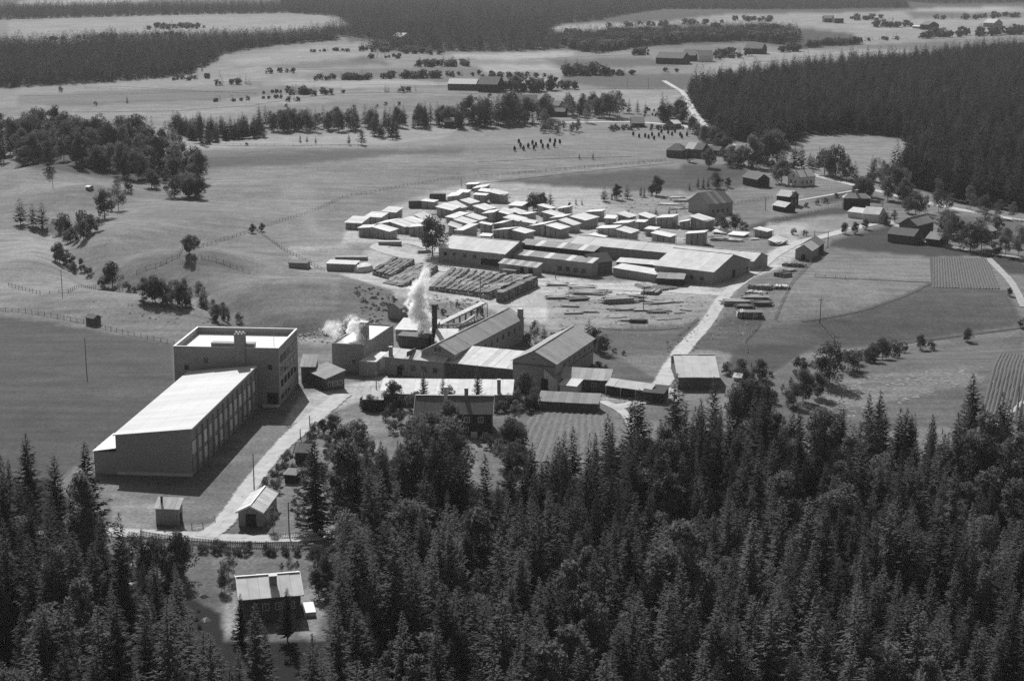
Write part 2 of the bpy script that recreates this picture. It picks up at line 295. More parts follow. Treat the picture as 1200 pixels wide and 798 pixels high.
    o = bpy.data.objects.new('ground', me); COL.objects.link(o); o['kind'] = 'structure'; return o
build_ground()

def strip(name, pts, width, m, up=0.12, kind='structure', wv=0.15):
    """a road draped on the land: pts are places in the photograph, width in metres"""
    P = [W(*p) for p in pts]; Q = []
    for a, b in zip(P[:-1], P[1:]):
        n = max(2, int((b - a).length / 6)); Q += [a.lerp(b, i / n) for i in range(n)]
    Q.append(P[-1])
    for _ in range(3): Q = [Q[0]] + [(Q[i - 1] + Q[i] * 2 + Q[i + 1]) / 4 for i in range(1, len(Q) - 1)] + [Q[-1]]
    mb = MB(); vs = []; al = []; r = random.Random(len(pts) * 7 + int(width * 10)); K = (-.62, -.45, -.3, -.14, 0, .14, .3, .45, .62); A = (0, .45, .9, .8, .5, .8, .9, .45, 0); wob = 0
    for i, q in enumerate(Q):
        d = (Q[min(i + 1, len(Q) - 1)] - Q[max(i - 1, 0)]); d.z = 0; d.normalize(); nn = Vector((-d.y, d.x, 0)); wob = .8 * wob + r.uniform(-wv, wv) * .6
        for k, f in enumerate(K):
            p = q + nn * f * width * (1.1 + wob) ; vs.append((p.x, p.y, float(G(p.x, p.y)) + up)); al.append(A[k] * (1 if 2 < width else .8) + (.35 if k == 4 and width > 5 else 0))
    mb.add(vs, [(i * 9 + k, i * 9 + k + 1, i * 9 + k + 10, i * 9 + k + 9) for i in range(len(Q) - 1) for k in range(8)])
    o = obj(name, mb, m, None, kind); at = o.data.attributes.new('verge', 'FLOAT', 'POINT'); at.data.foreach_set('value', np.array(al, np.float32)); return o
strip('road', [(768, 462), (782, 440), (800, 408), (826, 382), (850, 345), (872, 328), (905, 300), (932, 284), (960, 279), (995, 269), (1040, 259)], 4.7, M_ROAD)
strip('road', [(-30, 634), (80, 622), (165, 624), (232, 630), (300, 633), (360, 631), (402, 626), (440, 618)], 4.4, M_ROAD, .16)
strip('road', [(402, 462), (368, 490), (330, 522), (302, 556), (280, 588), (262, 618), (240, 630)], 4.6, M_ROAD, .20)
strip('highway', [(778, 95), (800, 108), (815, 135), (829, 150), (870, 178), (940, 202), (1000, 217), (1065, 233), (1118, 245), (1200, 259), (1290, 280)], 4.6, M_ROAD)
strip('country_lane', [(560, 146), (640, 144), (740, 143), (800, 147), (840, 158)], 7, M_ROAD, .15)
strip('farm_track', [(1040, 259), (1075, 280), (1110, 290), (1180, 300), (1240, 310)], 3.5, M_TRACK, .15)
strip('farm_track', [(910, 240), (960, 231), (1010, 222)], 2.2, M_ROAD, .15)
strip('works_track', [(530, 318), (480, 300), (430, 290), (480, 282), (520, 296)], 7, M_ROAD, .11)
strip('yard_track', [(590, 328), (660, 336), (760, 340), (850, 345)], 5, M_ROAD, .10)
strip('garden_path', [(705, 470), (730, 480), (740, 490), (748, 520)], 2.5, M_ROAD, .12)
strip('works_track', [(720, 478), (760, 472), (785, 455)], 4, M_ROAD, .14)
strip('field_path', [(1200, 470), (1165, 500), (1130, 530)], 1.2, M_ROAD, .15)
strip('field_path', [(1158, 303), (1185, 330), (1200, 360)], 2.5, M_TRACK, .15)

M_DITCH = road_mat('damp_ditch_grass', 0.05)
for k in ([(20, 100), (150, 102), (300, 110)], [(20, 113), (120, 111), (300, 106)], [(300, 123), (350, 115), (410, 109), (560, 110)], [(205, 171), (300, 172), (425, 170)], [(650, 105.5), (730, 104), (815, 105)], [(545, 217), (620, 209), (700, 200), (790, 191)], [(300, 84), (400, 82), (520, 80)], [(250, 96), (330, 97), (420, 94)], [(420, 99), (520, 101), (600, 100)],
          [(60, 132), (200, 131), (300, 124)], [(620, 70), (700, 66), (760, 64)], [(880, 74), (960, 66), (1040, 60)], [(1060, 22), (1130, 21), (1200, 20)], [(560, 190), (640, 186), (740, 184)], [(940, 377), (1010, 367), (1065, 346), (1092, 331)], [(1092, 302), (1093, 318), (1094, 334)], [(955, 325), (1020, 328), (1090, 331)], [(790, 399), (800, 388), (818, 374)], [(1060, 402), (1130, 393), (1200, 384)], [(700, 385), (760, 389), (800, 384)], [(100, 60), (60, 62), (20, 60)], [(430, 68), (480, 72), (560, 70)]):
    strip('ditch', k, max(1.4, 2.6 / scale_at(k[0][1])), M_DITCH, .10)
def furrows(name, quad, n, tone, m):
    a, b, c, d = [W(*p) for p in quad]; mb = MB()
    for i in range(n):
        p, q = a.lerp(b, (i + .5) / n), d.lerp(c, (i + .5) / n); k = max(2, int((q - p).length / 4)); wdt = (b - a).length / n * .42; s = (b - a).normalized() * wdt; vs = []
        for j in range(k + 1):
            o = p.lerp(q, j / k); z = float(G(o.x, o.y))
            for e, h in ((-1, .04), (0, .24), (1, .04)): vs.append((o.x + s.x * e, o.y + s.y * e, z + h + rnd.uniform(-.06, .08)))
        mb.add(vs, [(3 * j + e, 3 * j + e + 1, 3 * j + e + 4, 3 * j + e + 3) for j in range(k) for e in (0, 1)])
    return obj(name, mb, m, None, 'stuff')
M_CROP = mat('potato_rows', 0.07, 0.3, 1.2); M_CROP2 = mat('pale_crop_rows', 0.10, 0.55, 1.2)
for o, l in ((furrows('crop_rows', [(1092, 337), (1172, 339), (1157, 303), (1093, 302)], 22, 0, M_CROP), 'dark crop rows on the ploughed plot right of the pale meadow'),
          (furrows('crop_rows', [(590, 540), (735, 545), (715, 482), (628, 478)], 13, 0, M_CROP2), 'kitchen garden rows between the dark spruces and the long grey shed'),
          (furrows('crop_rows', [(1150, 480), (1200, 500), (1215, 418), (1172, 414)], 11, 0, M_CROP), 'dark ploughed strip behind the spruces at the right edge')):
    tag(o, l, 'crop rows')

# ------------------------------------------------------------------ buildings
def vh(px, by, ty):
    """height of something standing at px, by whose top shows at row ty"""
    p = W(px, by); lo, hi = 0.0, 60.0
    for _ in range(30):
        m = (lo + hi) / 2
        if proj(p.x, p.y, p.z + m)[1] > ty: lo = m
        else: hi = m
    return lo
def window(wallp, o, u, nrm, a, z, ww, hh, parent, fm=None, name='window', gm=None):
    """frame (part) and pane (sub-part) proud of the wall plane through o along u"""
    f = MB(); t = .12
    for q in ((a, a + ww, z, z + t), (a, a + ww, z + hh - t, z + hh), (a, a + t, z + t, z + hh - t), (a + ww - t, a + ww, z + t, z + hh - t), (a + ww / 2 - .04, a + ww / 2 + .04, z + t, z + hh - t)):
        f.box(o, u, nrm, q[0], q[1], .0, .07, q[2], q[3])
    w_ = obj(name, f, fm or M_FRAME, parent)
    p = MB().box(o, u, nrm, a + t, a + ww - t, .0, .04, z + t, z + hh - t); obj('pane', p, gm or M_GLASS, w_)
def door(o, u, nrm, a, z, ww, hh, parent, m=None, name='door'):
    obj(name, MB().box(o, u, nrm, a, a + ww, 0, .08, z, z + hh), m or M_DOOR, parent)
class Bld: pass
def building(name, label, cat, A, B, he, R=None, hr=None, hw=None, kind='gable', wall=None, roof=None, over=.35, base=None, panels=None, trim=None, ends=(0, 0), back=None, group=None, zr=None, roofname='roof_panel', flip=False, pitch=None, cap=None):
    """A, B: ends of the near eave in the photo, he its height; R: a point of the ridge (or of the top edge), hr its height"""
    cx, cy = (A[0] + B[0]) / 2, max(A[1], B[1]) + he * scale_at(A[1])
    g = W(cx, cy).z if base is None else base
    a = W3(A[0], A[1], g + he); b = W3(B[0], B[1], g + he); a.z = b.z = 0
    u = (b - a).normalized(); a = a - u * ends[0]; b = b + u * ends[1]; L = (b - a).length; v = Vector((-u.y, u.x, 0))
    if flip: v = -v
    if hw is None:
        lo_, hi_ = (20, 34) if kind != 'mono' else (4, 22)
        if pitch: lo_ = hi_ = pitch
        def half(z): r = W3(R[0], R[1], g + z); r.z = 0; return (r - a).dot(v)
        if half(he) < 0: v = -v
        zs = [he + .05 + i * .05 for i in range(200)]; best = min(zs, key=lambda z: (lambda q: 0 if lo_ <= q <= hi_ else min(abs(q - lo_), abs(q - hi_)))(math.degrees(math.atan2(z - he, max(half(z), .1)))) + .02 * abs(z - hr))
        hr = best; hw = half(hr)
        if cap and hw > cap: hw = cap; hr = he + cap * math.tan(math.radians(27 if kind != 'mono' else 12))
    hw = max(hw, 1.8); c = a + u * L / 2 + v * hw * (.5 if kind == 'mono' else 1)
    t = thing(name, label, cat, (c.x, c.y, g), group); D = (1 if kind == 'mono' else 2) * hw; wall = wall or M_WOOD; roof = roof or M_GREY
    o_ = over; mb = MB(); zb = -.6
    ia, ib, ic, id_ = a + u * o_ + v * o_, b - u * o_ + v * o_, b - u * o_ + v * (D - o_), a + u * o_ + v * (D - o_)
    def P(p, z): return Vector((p.x, p.y, g + z))
    slope = (hr - he) / hw; zi = he + slope * o_ - .16
    if kind == 'gable':
        ma, m_b = (ia + id_) / 2, (ib + ic) / 2; zt = hr - .16
        mb.add([P(ia, zb), P(ib, zb), P(ic, zb), P(id_, zb), P(ia, zi), P(ib, zi), P(ic, zi), P(id_, zi), P(ma, zt), P(m_b, zt)],
               [(0, 1, 5, 4), (2, 3, 7, 6), (1, 2, 6, 9, 5), (3, 0, 4, 8, 7), (4, 5, 9, 8), (6, 7, 8, 9)])
    elif kind == 'mono':
        zk = hr - slope * o_ - .16
        mb.hexa([P(ia, zb), P(ib, zb), P(ic, zb), P(id_, zb), P(ia, zi), P(ib, zi), P(ic, zk), P(id_, zk)])
    elif kind == 'hip':
        mb.hexa([P(ia, zb), P(ib, zb), P(ic, zb), P(id_, zb), P(ia, he - .1), P(ib, he - .1), P(ic, he - .1), P(id_, he - .1)])
    K = Bld(); K.t = t; K.a, K.u, K.v, K.L, K.D, K.g, K.he, K.hr, K.o = a, u, v, L, D, g, he, hr, o_
    K.wall = obj('wall', mb, wall, t)
    px = L * scale_at(A[1]); n = panels if panels is not None else max(1, min(24, int(px / 11)))
    rr = random.Random(int(A[0] * 10 + A[1]))
    if kind in ('gable', 'mono'):
        sides = ((0, hw, he, hr),) if kind == 'mono' else ((0, hw, he, hr), (D, hw, he, hr))
        for s0, s1, z0, z1 in sides:
            for i in range(n):
                e0, e1 = L * i / n, L * (i + 1) / n - (.03 if i < n - 1 else 0); dz = rr.uniform(0, .06)
                q = [P(a + u * e0 + v * s0, z0 + dz), P(a + u * e1 + v * s0, z0 + dz), P(a + u * e1 + v * s1, z1 + dz), P(a + u * e0 + v * s1, z1 + dz)]
                if s0 > s1: q = [q[1], q[0], q[3], q[2]]
                obj(roofname if n > 1 else 'roof', MB().slab(q, .14), roof[i % len(roof)] if isinstance(roof, (list, tuple)) else roof, t)
        if kind == 'gable' and px > 40:
            obj('ridge_cap', MB().box(a, u, v, 0, L, hw - .18, hw + .18, g + hr + .05, g + hr + .14), trim or (roof if not isinstance(roof, (list, tuple)) else roof[0]), t)
    else:
        c0 = P(a, he); c1 = P(b, he); c2 = P(b + v * D, he); c3 = P(a + v * D, he); k = min(L, D) / 2 * .75
        r0 = P(a + u * k + v * D / 2, hr); r1 = P(b - u * k + v * D / 2, hr)
        obj('roof', MB().add([c0, c1, c2, c3, r0, r1], [(0, 1, 5, 4), (1, 2, 5), (2, 3, 4, 5), (3, 0, 4), (3, 2, 1, 0)]), roof, t)
    if trim and kind == 'gable':                     # white barge boards
        for e in (0, L):
            for s0, s1 in ((0, hw), (D, hw)):
                q0, q1 = P(a + u * e + v * s0, he + .05), P(a + u * e + v * s1, hr + .05); w_ = u * (.12 if e else -.12)
                obj('barge_board', MB().hexa([q0 - Vector((0, 0, .3)), q0 - Vector((0, 0, .3)) + w_, q1 - Vector((0, 0, .3)) + w_, q1 - Vector((0, 0, .3)), q0 + Vector((0, 0, .08)), q0 + Vector((0, 0, .08)) + w_, q1 + Vector((0, 0, .08)) + w_, q1 + Vector((0, 0, .08))]), trim, t)
    return K
def face(K, side):
    i = K.o
    if side == 'front': return K.a + K.u * i + K.v * i, K.u, -K.v, K.L - 2 * i
    if side == 'back': return K.a + K.u * (K.L - i) + K.v * (K.D - i), -K.u, K.v, K.L - 2 * i
    if side == 'right': return K.a + K.u * (K.L - i) + K.v * i, K.v, K.u, K.D - 2 * i
    return K.a + K.u * i + K.v * (K.D - i), -K.v, -K.u, K.D - 2 * i
def wins(K, side, n, z, ww, hh, m0=.1, m1=.9, name='window', fm=None, gm=None):
    o, u, nr, L = face(K, side)
    for i in range(n):
        a = L * (m0 + (m1 - m0) * (i + .5) / n) - ww / 2; window(None, o, u, nr, a, K.g + z, ww, hh, K.t, fm, name, gm)
def doors(K, side, f, ww, hh, z=0, m=None, name='door'):
    o, u, nr, L = face(K, side); door(o, u, nr, L * f - ww / 2, K.g + z, ww, hh, K.t, m, name)
def chimney(K, along, across, z0, z1, s=.8, m=None):
    c = MB(); c.box(K.a, K.u, K.v, K.L * along - s / 2, K.L * along + s / 2, K.D * across - s / 2, K.D * across + s / 2, K.g + z0, K.g + z1)
    o = obj('chimney', c, m or M_BRICK2, K.t)
    obj('chimney_cap', MB().box(K.a, K.u, K.v, K.L * along - s / 2 - .1, K.L * along + s / 2 + .1, K.D * across - s / 2 - .1, K.D * across + s / 2 + .1, K.g + z1, K.g + z1 + .15), M_CONC, o)

# ---- the tall brick block and its long hall
def tower():
    h = 15.2; fl, fr, br = W3(203.2, 405.8, h), W3(326, 408.3, h), W3(351.2, 385.5, h)
    for p in (fl, fr, br): p.z = 0
    u = (fr - fl).normalized(); v = Vector((-u.y, u.x, 0)); L = (fr - fl).length; D = (br - fr).dot(v); o = fl; c = o + u * L / 2 + v * D / 2
    t = thing('brick_tower_block', 'tall flat roofed brick factory block with a parapet and a chimney on its front wall', 'factory building', (c.x, c.y, 0))
    mb = MB(); e = .35; rz = h - 1.7
    mb.box(o, u, v, 0, L, 0, D, -.6, rz); obj('wall', mb, M_BRICK, t)
    pr = MB(); pr.box(o, u, v, 0, L, 0, e, rz, h); pr.box(o, u, v, 0, L, D - e, D, rz, h); pr.box(o, u, v, 0, e, e, D - e, rz, h); pr.box(o, u, v, L - e, L, e, D - e, rz, h); pp = obj('parapet', pr, M_BRICK, t)
    cp = MB(); k = .08
    cp.box(o, u, v, -k, L + k, -k, e + k, h, h + .12); cp.box(o, u, v, -k, L + k, D - e - k, D + k, h, h + .12); cp.box(o, u, v, -k, e + k, e + k, D - e - k, h, h + .12); cp.box(o, u, v, L - e - k, L + k, e + k, D - e - k, h, h + .12)
    obj('coping', cp, M_TRIM, pp)
    obj('flat_roof', MB().box(o, u, v, e, L - e, e, D - e, rz, rz + .06), M_ROOFGRAVEL, t)
    s = L / 122.8                                                    # metres per photo px along the front
    up = MB().box(o, u, v, 43.8 * s, 94 * s, .42, 2.6, rz + .06, h + .9); up = obj('roof_hut', up, M_BRICK2, t); obj('roof_hut_top', MB().box(o, u, v, 43.4 * s, 94.4 * s, .4, 2.7, h + .9, h + 1.0), M_BRICK2, up)
    ch = MB().box(o, u, v, 72 * s, 84 * s, -.45, 1.4, 8, h + 3.6); ch = obj('chimney', ch, M_BRICK2, t)
    for i in range(3): obj('chimney_pot', MB().tube(o + u * (74 + i * 4) * s + v * .5 + Vector((0, 0, h + 3.6)), o + u * (74 + i * 4) * s + v * .5 + Vector((0, 0, h + 4.1)), .35, .3, 8), M_TRIM, ch)
    obj('mast', MB().tube(o + u * 116 * s + v * 2 + Vector((0, 0, rz)), o + u * 116 * s + v * 2 + Vector((0, 0, h + 4.5)), .07, .04, 5), M_FRAME, t)
    for z in (1.2, 4.4, 7.6, 10.8):
        n = 5 if z > 2 else 3
        for i in range(n):
            window(None, o + u * L, v, u, D * (.08 + .17 * i), z, D * .12, 1.9 if z > 2 else 1.2, t, M_DWOOD)
    window(None, o + u * L, v, u, D * .88, 12.6, 1.6, 1.5, t, M_DWOOD)
    door(o, u, -v, 108.5 * s, .4, 12.5 * s, 3.0, t)
    obj('doorstep', MB().box(o, u, -v, 104 * s, L, 0, 2.0, -.3, .35), M_CONC, t)
    for i, z in ((12, 9), (35, 11), (110, 9.5)): window(None, o, u, -v, i * s, z, 1.1, 1.3, t, M_DWOOD)
    return o, u, v, L, D
def hall():
    a = W(138.5, 554.7); b = W(225, 558.4); c = W(298.3, 480.4); a.z = b.z = c.z = 0
    u = (c - b).normalized(); u0 = u; v = Vector((-u.y, u.x, 0)); wd = (a - b).dot(v); o = b; L = (c - b).length + 2.2
    hr_, hl = vh(225.4, 558.4, 502), vh(138, 554.7, 508)
    m = o + u * L / 2 + v * wd / 2
    t = thing('brick_hall', 'long brick hall with a sloping pale roof and many piers along its windowed wall', 'factory building', (m.x, m.y, 0))
    P = lambda x, y, z: Vector(((o + u * x + v * y).x, (o + u * x + v * y).y, z))
    mb = MB().hexa([P(0, 0, -.6), P(L, 0, -.6), P(L, wd, -.6), P(0, wd, -.6), P(0, 0, hr_ - .2), P(L, 0, hr_ - .2), P(L, wd, hl - .2), P(0, wd, hl - .2)])
    obj('wall', mb, M_BRICK, t)
    q = .45
    for i in range(4):                                              # four lengths of roofing felt
        y0, y1 = (wd + 2 * q) * i / 4 - q, (wd + 2 * q) * (i + 1) / 4 - q; z = lambda y: hr_ + (hl - hr_) * y / wd
        obj('roof_section', MB().slab([P(-q, y0, z(y0) + i * .012), P(L, y0, z(y0) + i * .012), P(L, y1, z(y1) + i * .012), P(-q, y1, z(y1) + i * .012)], .2), M_FELT, t)
    fa = MB().box(o - u * q - v * q, u, v, 0, L, -.1, -.01, hr_ - .35, hr_ + .06); obj('eaves_board', fa, M_FRAME, t)
    nb = 13; bay = (L - 1) / nb
    for i in range(nb + 1):
        x = .25 + i * bay
        if i > 0: obj('pier', MB().box(o, u, v, x - .28, x + .28, -.45, 0, -.3, hr_ - 1.6), M_BRICK2, t)
        if i < nb:
            for z0, z1 in ((1.0, 4.0), (4.6, 7.9)):
                x0, x1 = x + .45, x + bay - .45; f = MB()
                for e in ((x0, x1, z0, z0 + .12), (x0, x1, z1 - .12, z1), (x0, x0 + .1, z0, z1), (x1 - .1, x1, z0, z1)): f.box(o, u, v, e[0], e[1], -.1, 0, e[2], e[3])
                w_ = obj('window', f, M_DWOOD, t); obj('pane', MB().box(o, u, v, x0 + .1, x1 - .1, -.05, 0, z0 + .12, z1 - .12), M_PANEL if (i % 3 or z0 > 2) else M_BRICK2, w_)
    obj('plinth', MB().box(o, u, v, -.12, 0, -.12, wd, -.3, .7), M_CONC, t)
    # lean-to on the far side of the gable
    n = thing('brick_lean_to', 'low brick lean-to with a white roof at the near left corner of the long hall', 'outbuilding', tuple(P(7, wd + 3, 0)))
    wl = (W(111, 556) - a).length
    obj('wall', MB().box(o, u, v, 0.0, 14, wd + .02, wd + wl, -.6, 5.2), M_BRICK, n); obj('roof', MB().slab([P(-.3, wd + .05, 6.2), P(14.3, wd + .05, 6.2), P(14.3, wd + wl + .3, 5.35), P(-.3, wd + wl + .3, 5.35)], .15), M_WHITE, n)
tower(); hall()

# ---- the works in the middle
def flatroof(name, label, cat, FL, FR, BR, h, wall, roof, par=.5, group=None):
    fl, fr, br = W3(*FL, h), W3(*FR, h), W3(*BR, h)
    for p in (fl, fr, br): p.z = 0
    u = (br - fr).normalized(); L = (br - fr).length; v = Vector((-u.y, u.x, 0)); wd = (fl - fr).dot(v)
    if wd < 0: v = -v; wd = -wd
    c = fr + u * L / 2 + v * wd / 2; t = thing(name, label, cat, (c.x, c.y, 0), group); K = Bld(); K.t, K.a, K.u, K.v, K.L, K.D, K.g, K.he, K.hr, K.o = t, fr, u, v, L, wd, 0, h, h, 0
    obj('wall', MB().box(fr, u, v, 0, L, 0, wd, -.6, h - par), wall, t); obj('flat_roof', MB().box(fr, u, v, .25, L - .25, .25, wd - .25, h - par, h - par + .05), roof, t)
    if par > .1:
        p = MB(); p.box(fr, u, v, 0, L, 0, .25, h - par, h); p.box(fr, u, v, 0, L, wd - .25, wd, h - par, h); p.box(fr, u, v, 0, .25, .25, wd - .25, h - par, h); p.box(fr, u, v, L - .25, L, .25, wd - .25, h - par, h); obj('parapet', p, wall, t)
    return K
K = flatroof('boiler_house', 'flat roofed boiler house with steam rising beside its square stack', 'boiler house', (388.5, 402), (426, 404), (461, 380.5), 7.8, M_BRICK, M_ROOFGRAVEL, .5)
chimney(K, .28, .25, 7, 12.5, 2.2, M_BRICK2); window(None, K.a, K.u, -K.v, 3, 1.2, 1.4, 1.4, K.t, M_DWOOD); window(None, K.a, K.u, -K.v, 16, 1.2, 1.4, 1.4, K.t, M_DWOOD)
o_ = K.a + K.v * K.D; window(None, o_, -K.v, -K.u, K.D * .62, 2.0, 1.3, 1.6, K.t, M_FRAME); door(o_, -K.v, -K.u, K.D * .84, 0, 1.6, 2.6, K.t)
K = flatroof('boiler_house_annex', 'low pale annex against the long wall of the boiler house', 'outbuilding', (423, 421), (441, 424), (456, 412), 4.2, M_BRICK, M_WHITE, .1)
building('white_roof_shed', 'low shed with a broad white roof behind the tall black chimney', 'shed', (462, 386), (507, 388), 3.5, (490, 373), 4.8, kind='mono', wall=M_WOOD, roof=M_WHITE)
building('white_roof_shed', 'white roofed shed between the black chimney and the diagonal grey roofed mill', 'shed', (509, 401), (536, 401), 3.5, (540, 385), 5, kind='mono', wall=M_DWOOD, roof=M_WHITE)
building('pump_house', 'dark roofless bin full of timber scraps in front of the white roofed shed', 'shed', (465, 393), (501, 396), 3.2, (470, 388), 3.4, kind='mono', wall=M_DWOOD, roof=M_DGREY)
# tall black chimney
def stack_chimney():
    p = W(509.5, 404); h = vh(509.5, 404, 357); r = 3.2 / scale_at(404)
    t = thing('works_chimney', 'tall round black chimney standing in the middle of the works beside the white steam', 'chimney', tuple(p))
    obj('shaft', MB().tube(p - Vector((0, 0, .5)), p + Vector((0, 0, h)), r * 1.12, r * .95, 16), M_CHIM, t)
    obj('chimney_rim', MB().tube(p + Vector((0, 0, h - .5)), p + Vector((0, 0, h + .15)), r * 1.15, r * 1.15, 16), M_CHIM, t)
    for k in (.35, .65): obj('chimney_band', MB().tube(p + Vector((0, 0, h * k)), p + Vector((0, 0, h * k + .25)), r * 1.12, r * 1.12, 16), M_CHIM, t)
    obj('chimney_base', MB().box(p, Vector((1, 0, 0)), Vector((0, 1, 0)), -1.6, 1.6, -1.6, 1.6, -.5, 2.5), M_BRICK2, t)
stack_chimney()
K = building('saw_mill', 'long diagonal mill with a dull grey board roof, its gable by the black chimney', 'mill building', (533, 416), (616, 372.5), 6.6, (514.2, 401.7), 9.6, pitch=27, wall=M_WOOD, roof=M_GREY, over=.4, panels=18)
wins(K, 'left', 1, 6.8, 2.6, 1.6, .3, .7, fm=M_FRAME); chimney(K, .97, .1, 6, 9.5, 1.4, M_BRICK2); wins(K, 'front', 8, 3.5, 1.2, 1.4, .3, .98, fm=M_DWOOD)
K = building('long_mill_wing', 'long low wing with a patched white roof in front of the diagonal mill', 'mill building', (520, 424.5), (621.5, 435), 4.6, (560, 406), 6.6, kind='mono', wall=M_DWOOD, roof=[M_WHITE, M_WHITE, M_PALE, M_WHITE], panels=14, ends=(0, 0))
wins(K, 'front', 7, 1.6, 1.3, 1.3, .05, .7, fm=M_DWOOD)
K = building('mill_wing', 'left end of the works with a small chimney and a white roof beside the yard', 'mill building', (449, 418), (520.5, 425), 4.9, (462.6, 407.6), 6.4, kind='mono', wall=M_WOOD, roof=[M_WHITE, M_WHITE, M_PALE], panels=6)
chimney(K, .1, .2, 4.5, 7.6, .9); wins(K, 'front', 4, 1.6, 1.4, 1.5, .2, .95, fm=M_DWOOD); doors(K, 'front', .25, 1.6, 2.6); obj('roof_ridge_wall', MB().box(K.a, K.u, K.v, K.L * .39, K.L * .39 + .3, 0, K.D, K.g + 5.6, K.g + 6.9), M_DWOOD, K.t)
K = building('low_white_roof_building', 'low building with a broad blank white roof behind the garden spruces', 'factory building', (444, 461.5), (601, 463), 2.9, (470, 443.5), 4.3, kind='mono', wall=M_BRICK, roof=M_WHITE, panels=12)
chimney(K, .895, .12, 2.5, 6.6, .9, M_BRICK2); wins(K, 'front', 6, 1, 1.4, 1.2, .1, .9)
K = building('large_timber_barn', 'big barn with a streaky grey board roof, second diagonal building of the works', 'mill building', (652.5, 427.5), (698, 397), 7.2, (628.3, 409.2), 10.4, pitch=26, wall=M_WOOD, roof=M_GREY, over=.5, panels=12)
wins(K, 'front', 6, 5.0, 1.0, 1.0, .15, .95, fm=M_DWOOD); obj('wall_band', MB().box(K.a + K.u * .5 + K.v * .5, K.u, -K.v, 0, K.L - 1, .01, .14, K.g + 4.0, K.g + 4.25), M_DWOOD, K.t); wins(K, 'left', 1, 7.4, 1.3, 1.2, .4, .6)
obj('wall_band', MB().box(K.a + K.u * .5 + K.v * .5, K.v, -K.u, 0, K.D - 1, .01, .14, K.g + 6.3, K.g + 6.6), M_DWOOD, K.t)
K = building('small_gabled_shed', 'small gabled shed with a dark open doorway in front of the big barn', 'shed', (654, 445.8), (660.5, 442.2), 3.0, (632, 429), 6.6, wall=M_PAINT, roof=M_GREY, panels=2, over=.3, ends=(0, 3))
doors(K, 'left', .62, 2.0, 3.0)
K = building('streaky_roof_building', 'low timber building with a streaky pale roof right of the small gabled shed', 'outbuilding', (655, 443), (714.7, 446.4), 3.0, (688, 431), 5.0, kind='mono', wall=M_DWOOD, roof=M_PALE, panels=8)
wins(K, 'front', 2, 1, 1.3, 1.2, .35, .8)
building('white_lean_to', 'small white roofed lean-to under the streaky roof', 'lean-to', (654, 451), (676, 453), 2.5, (662, 442.5), 3.1, kind='mono', wall=M_PAINT, roof=M_WHITE, panels=2)
K = building('open_shed', 'open fronted dark shed with a bright white roof at the roadside', 'shed', (709, 451.6), (762, 459), 2.5, (724, 444), 3.9, kind='mono', wall=M_VDARK, roof=M_WHITE, panels=5)
for f in (.02, .35, .68, .98): obj('post', MB().box(K.a, K.u, -K.v, K.L * f, K.L * f + .25, .1, .35, -.3, 2.4), M_WOOD, K.t)
building('tarred_shed', 'black tarred shed behind the open shed beside the road', 'shed', (752, 459), (778, 461.5), 2.6, (756, 449), 3.4, kind='mono', wall=M_VDARK, roof=M_VDARK, panels=1)
K = building('long_grey_shed', 'long low grey roofed shed above the kitchen garden', 'shed', (630, 470), (701.7, 473.5), 2.3, (640, 458), 3.8, kind='mono', wall=M_DWOOD, roof=M_GREY, panels=9); wins(K, 'front', 3, .8, 1.5, .9, .05, .8, fm=M_DWOOD)
K = building('white_roof_barn', 'barn with a plain white roof standing alone beside the gravel road', 'barn', (793.3, 442.3), (843.5, 442.3), 3.3, (818, 415.6), 7.0, pitch=17, wall=M_DWOOD, roof=M_WHITE, over=.5, panels=5)
building('storage_tent', 'small white tent among the bushes right of the white roofed barn', 'tent', (858, 442), (872, 443.5), .9, (862, 437), 2.0, wall=M_TRIM, roof=M_TRIM, panels=1)
K = building('twin_roof_shed', 'dark shed with a faded board roof beside the brick block, nearer of two joined', 'shed', (359, 434.5), (381, 444.5), 3.3, (381, 423), 5.0, kind='mono', wall=M_DWOOD, roof=M_GREY, panels=4); wins(K, 'right', 3, 1, 1.4, 1.4)
building('twin_roof_shed', 'dark shed with a faded board roof joined behind the nearer one beside the brick block', 'shed', (351, 430), (370, 430), 4.6, (380, 407.5), 6.2, kind='mono', cap=8, wall=M_DWOOD, roof=M_GREY, panels=4)
K = building('engine_hut', 'small gabled timber hut half hidden by steam above the boiler house', 'hut', (468.7, 362), (484, 356), 3.5, (461.6, 355), 5.2, wall=M_WOOD, roof=M_GREY, panels=3); wins(K, 'left', 1, 1.6, 1, 1)
K = building('villa', 'dark timber house with two chimneys behind the garden birches', 'house', (485, 485), (578, 485.8), 5.4, (530, 463.5), 9.3, wall=M_VDARK, roof=M_DGREY, over=.5, trim=M_TRIM, panels=8)
chimney(K, .39, .42, 8, 11, .9, M_PAINT); chimney(K, .65, .42, 8, 10.8, .9); wins(K, 'front', 5, 3.2, 1.3, 1.5, .05, .95, fm=M_TRIM); wins(K, 'front', 4, .7, 1.3, 1.5, .05, .75, fm=M_TRIM); wins(K, 'right', 2, 3.2, 1.1, 1.4, fm=M_TRIM)
obj('porch', MB().box(K.a, K.u, -K.v, K.L * .72, K.L * .8, .1, 1.6, -.2, 1.1), M_PAINT, K.t)
building('garden_shed', 'dark shed with a pale grey roof in the garden below the yard', 'shed', (424.4, 468), (449.3, 468.5), 3.0, (436, 457.5), 4.2, kind='mono', wall=M_VDARK, roof=M_PALE, panels=3)
K = building('cottage', 'cottage with a pale sheet roof and one chimney among the lowest spruces', 'cottage', (279.8, 703.3), (355.5, 697.2), 4.4, (315, 673), 7.4, pitch=19, wall=M_DWOOD, roof=M_WHITE, over=.45, trim=M_TRIM, panels=6)
